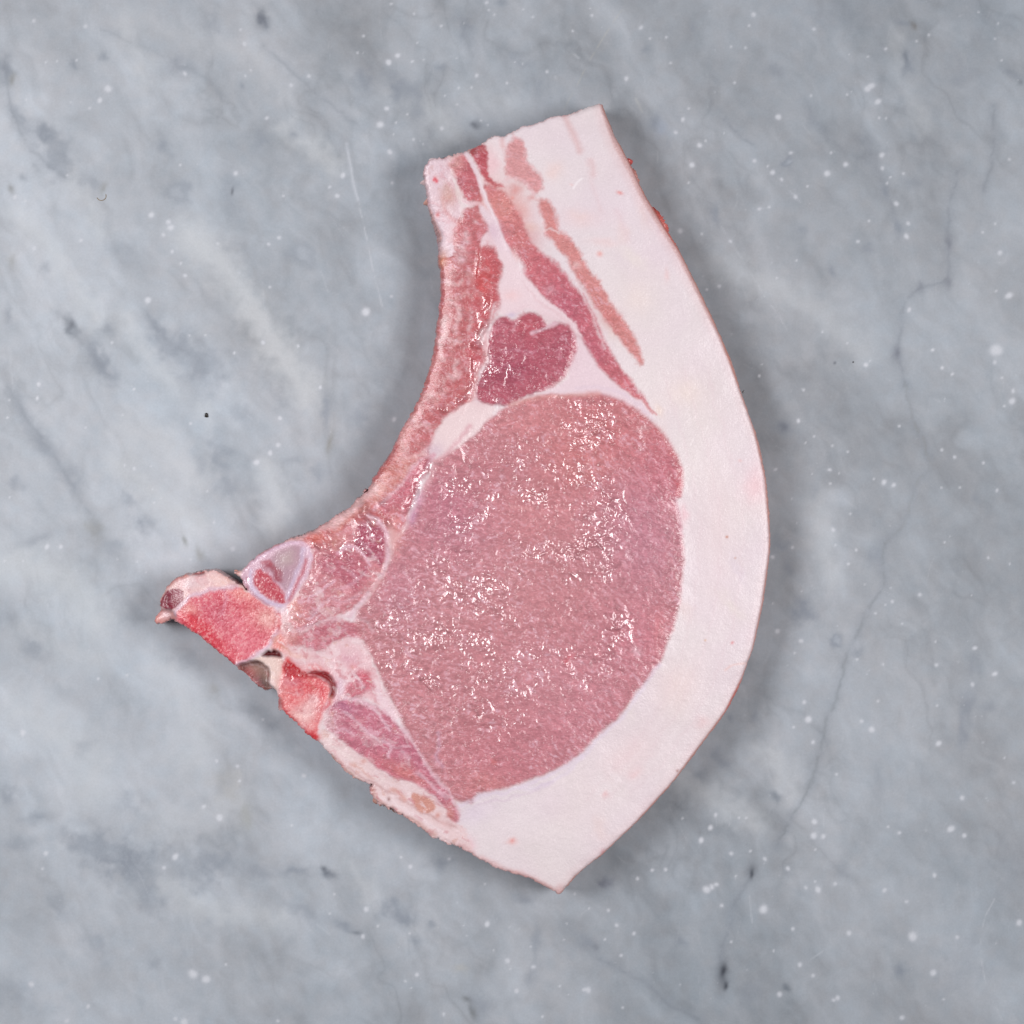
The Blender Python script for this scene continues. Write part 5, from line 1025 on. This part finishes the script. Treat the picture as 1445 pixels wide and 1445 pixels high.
shred('membrane_shred', A([(160,560),(150,572),(128,600),(146,604),(170,612)]), 70, 60, (226,172,160))
shred('membrane_shred', A([(156,380),(180,364),(215,374),(245,366),(256,358),(258,372),(240,384),(180,388)]), 78, 74, (226,206,210))
shred('membrane_shred', D([(160,740),(172,770),(205,795),(240,830),(262,850),(300,872),(350,886),(340,860),(250,810)]), 52, 46, (206,160,148))
shred('membrane_shred', tattered(D([(370,905),(392,985),(450,1012),(540,1062)]), 6, 3.4, .7, 11), 50, 46, (212,160,148))
shred('membrane_shred', C([(700,1110),(690,1140),(690,1162),(712,1168),(735,1175),(725,1140)]), 40, 32, (206,166,156))
shred('membrane_shred', C([(500,462),(480,448),(464,450),(470,464),(488,474),(505,480)]), 70, 66, (226,164,150))
shred('membrane_shred', A([(196,660),(186,700),(196,760),(205,820),(222,830),(232,760),(215,690)]), 40, 34, (176,160,176), label='bluish lower flap of membrane')
shred('membrane_shred', A([(355,330),(365,340),(395,336),(420,318),(436,306),(425,300),(395,318)]), 80, 78, (222,160,156))

# ================================================================== small things on the slab
def lump(name, pos, r, col, label, cat, squash=.6, rough=.4):
    import bmesh
    bm = bmesh.new(); bmesh.ops.create_icosphere(bm, subdivisions=3, radius=1)
    rs = np.random.RandomState(int(pos[0]))
    off = rs.uniform(0, 50, 3)
    for v_ in bm.verts:
        c = v_.co.copy(); k = 1 + .22 * math.sin(3.1 * c.x + off[0]) * math.cos(2.7 * c.y + off[1]) + .12 * math.sin(7 * c.z + off[2])
        v_.co = Vector((c.x * r[0] * k, c.y * r[1] * k, c.z * r[0] * squash * k))
    zmin = min(v_.co.z for v_ in bm.verts)
    for v_ in bm.verts: v_.co = Vector((v_.co.x, v_.co.y, v_.co.z - zmin)) * S
    me = bpy.data.meshes.new(name); bm.to_mesh(me); bm.free()
    for p_ in me.polygons: p_.use_smooth = True
    me.materials.append(plain(name + '_stuff', col, rough))
    o = bpy.data.objects.new(name, me); sc.collection.objects.link(o)
    o.location = ((pos[0] - CX) * S * KM, -(pos[1] - CY) * S * KM, 0)
    o['label'] = label; o['category'] = cat
    return o
lump('dark_crumb', (291.5, 586), (2.3, 3.3), (46, 40, 34), 'tiny black brown crumb on the marble left of the chop', 'crumb')
lump('dark_crumb', (1204, 511), (1.0, 1.1), (70, 70, 74), 'pinpoint grey crumb on the marble right of the chop', 'crumb')
lump('liquid_drop', (1049.5, 553), (1.4, 1.9), (150, 154, 158), 'tiny clear droplet touching the marble at the rind', 'droplet', .5, .05)
def hair(name, pts, r, col, label):
    cu = bpy.data.curves.new(name, 'CURVE'); cu.dimensions = '3D'; cu.bevel_depth = r * S; cu.bevel_resolution = 2
    p = chaikin(pts, 2, False); sp_ = cu.splines.new('POLY'); sp_.points.add(len(p) - 1)
    for i, (a, b) in enumerate(p): sp_.points[i].co = ((a - CX) * S * KM, -(b - CY) * S * KM, r * S, 1)
    tmp = bpy.data.objects.new('tmp', cu); sc.collection.objects.link(tmp)
    dg = bpy.context.evaluated_depsgraph_get(); me = bpy.data.meshes.new_from_object(tmp.evaluated_get(dg))
    bpy.data.objects.remove(tmp)
    me.name = name; me.materials.clear(); me.materials.append(plain(name + '_stuff', col, .5))
    o = bpy.data.objects.new(name, me); sc.collection.objects.link(o); o['label'] = label; o['category'] = 'fibre'
hair('curled_fibre', Z1([(330,672),(336,680),(346,682),(356,678),(361,670),(360,660)]), .4, (146, 116, 66), 'short curled golden brown fibre on the marble, upper left')
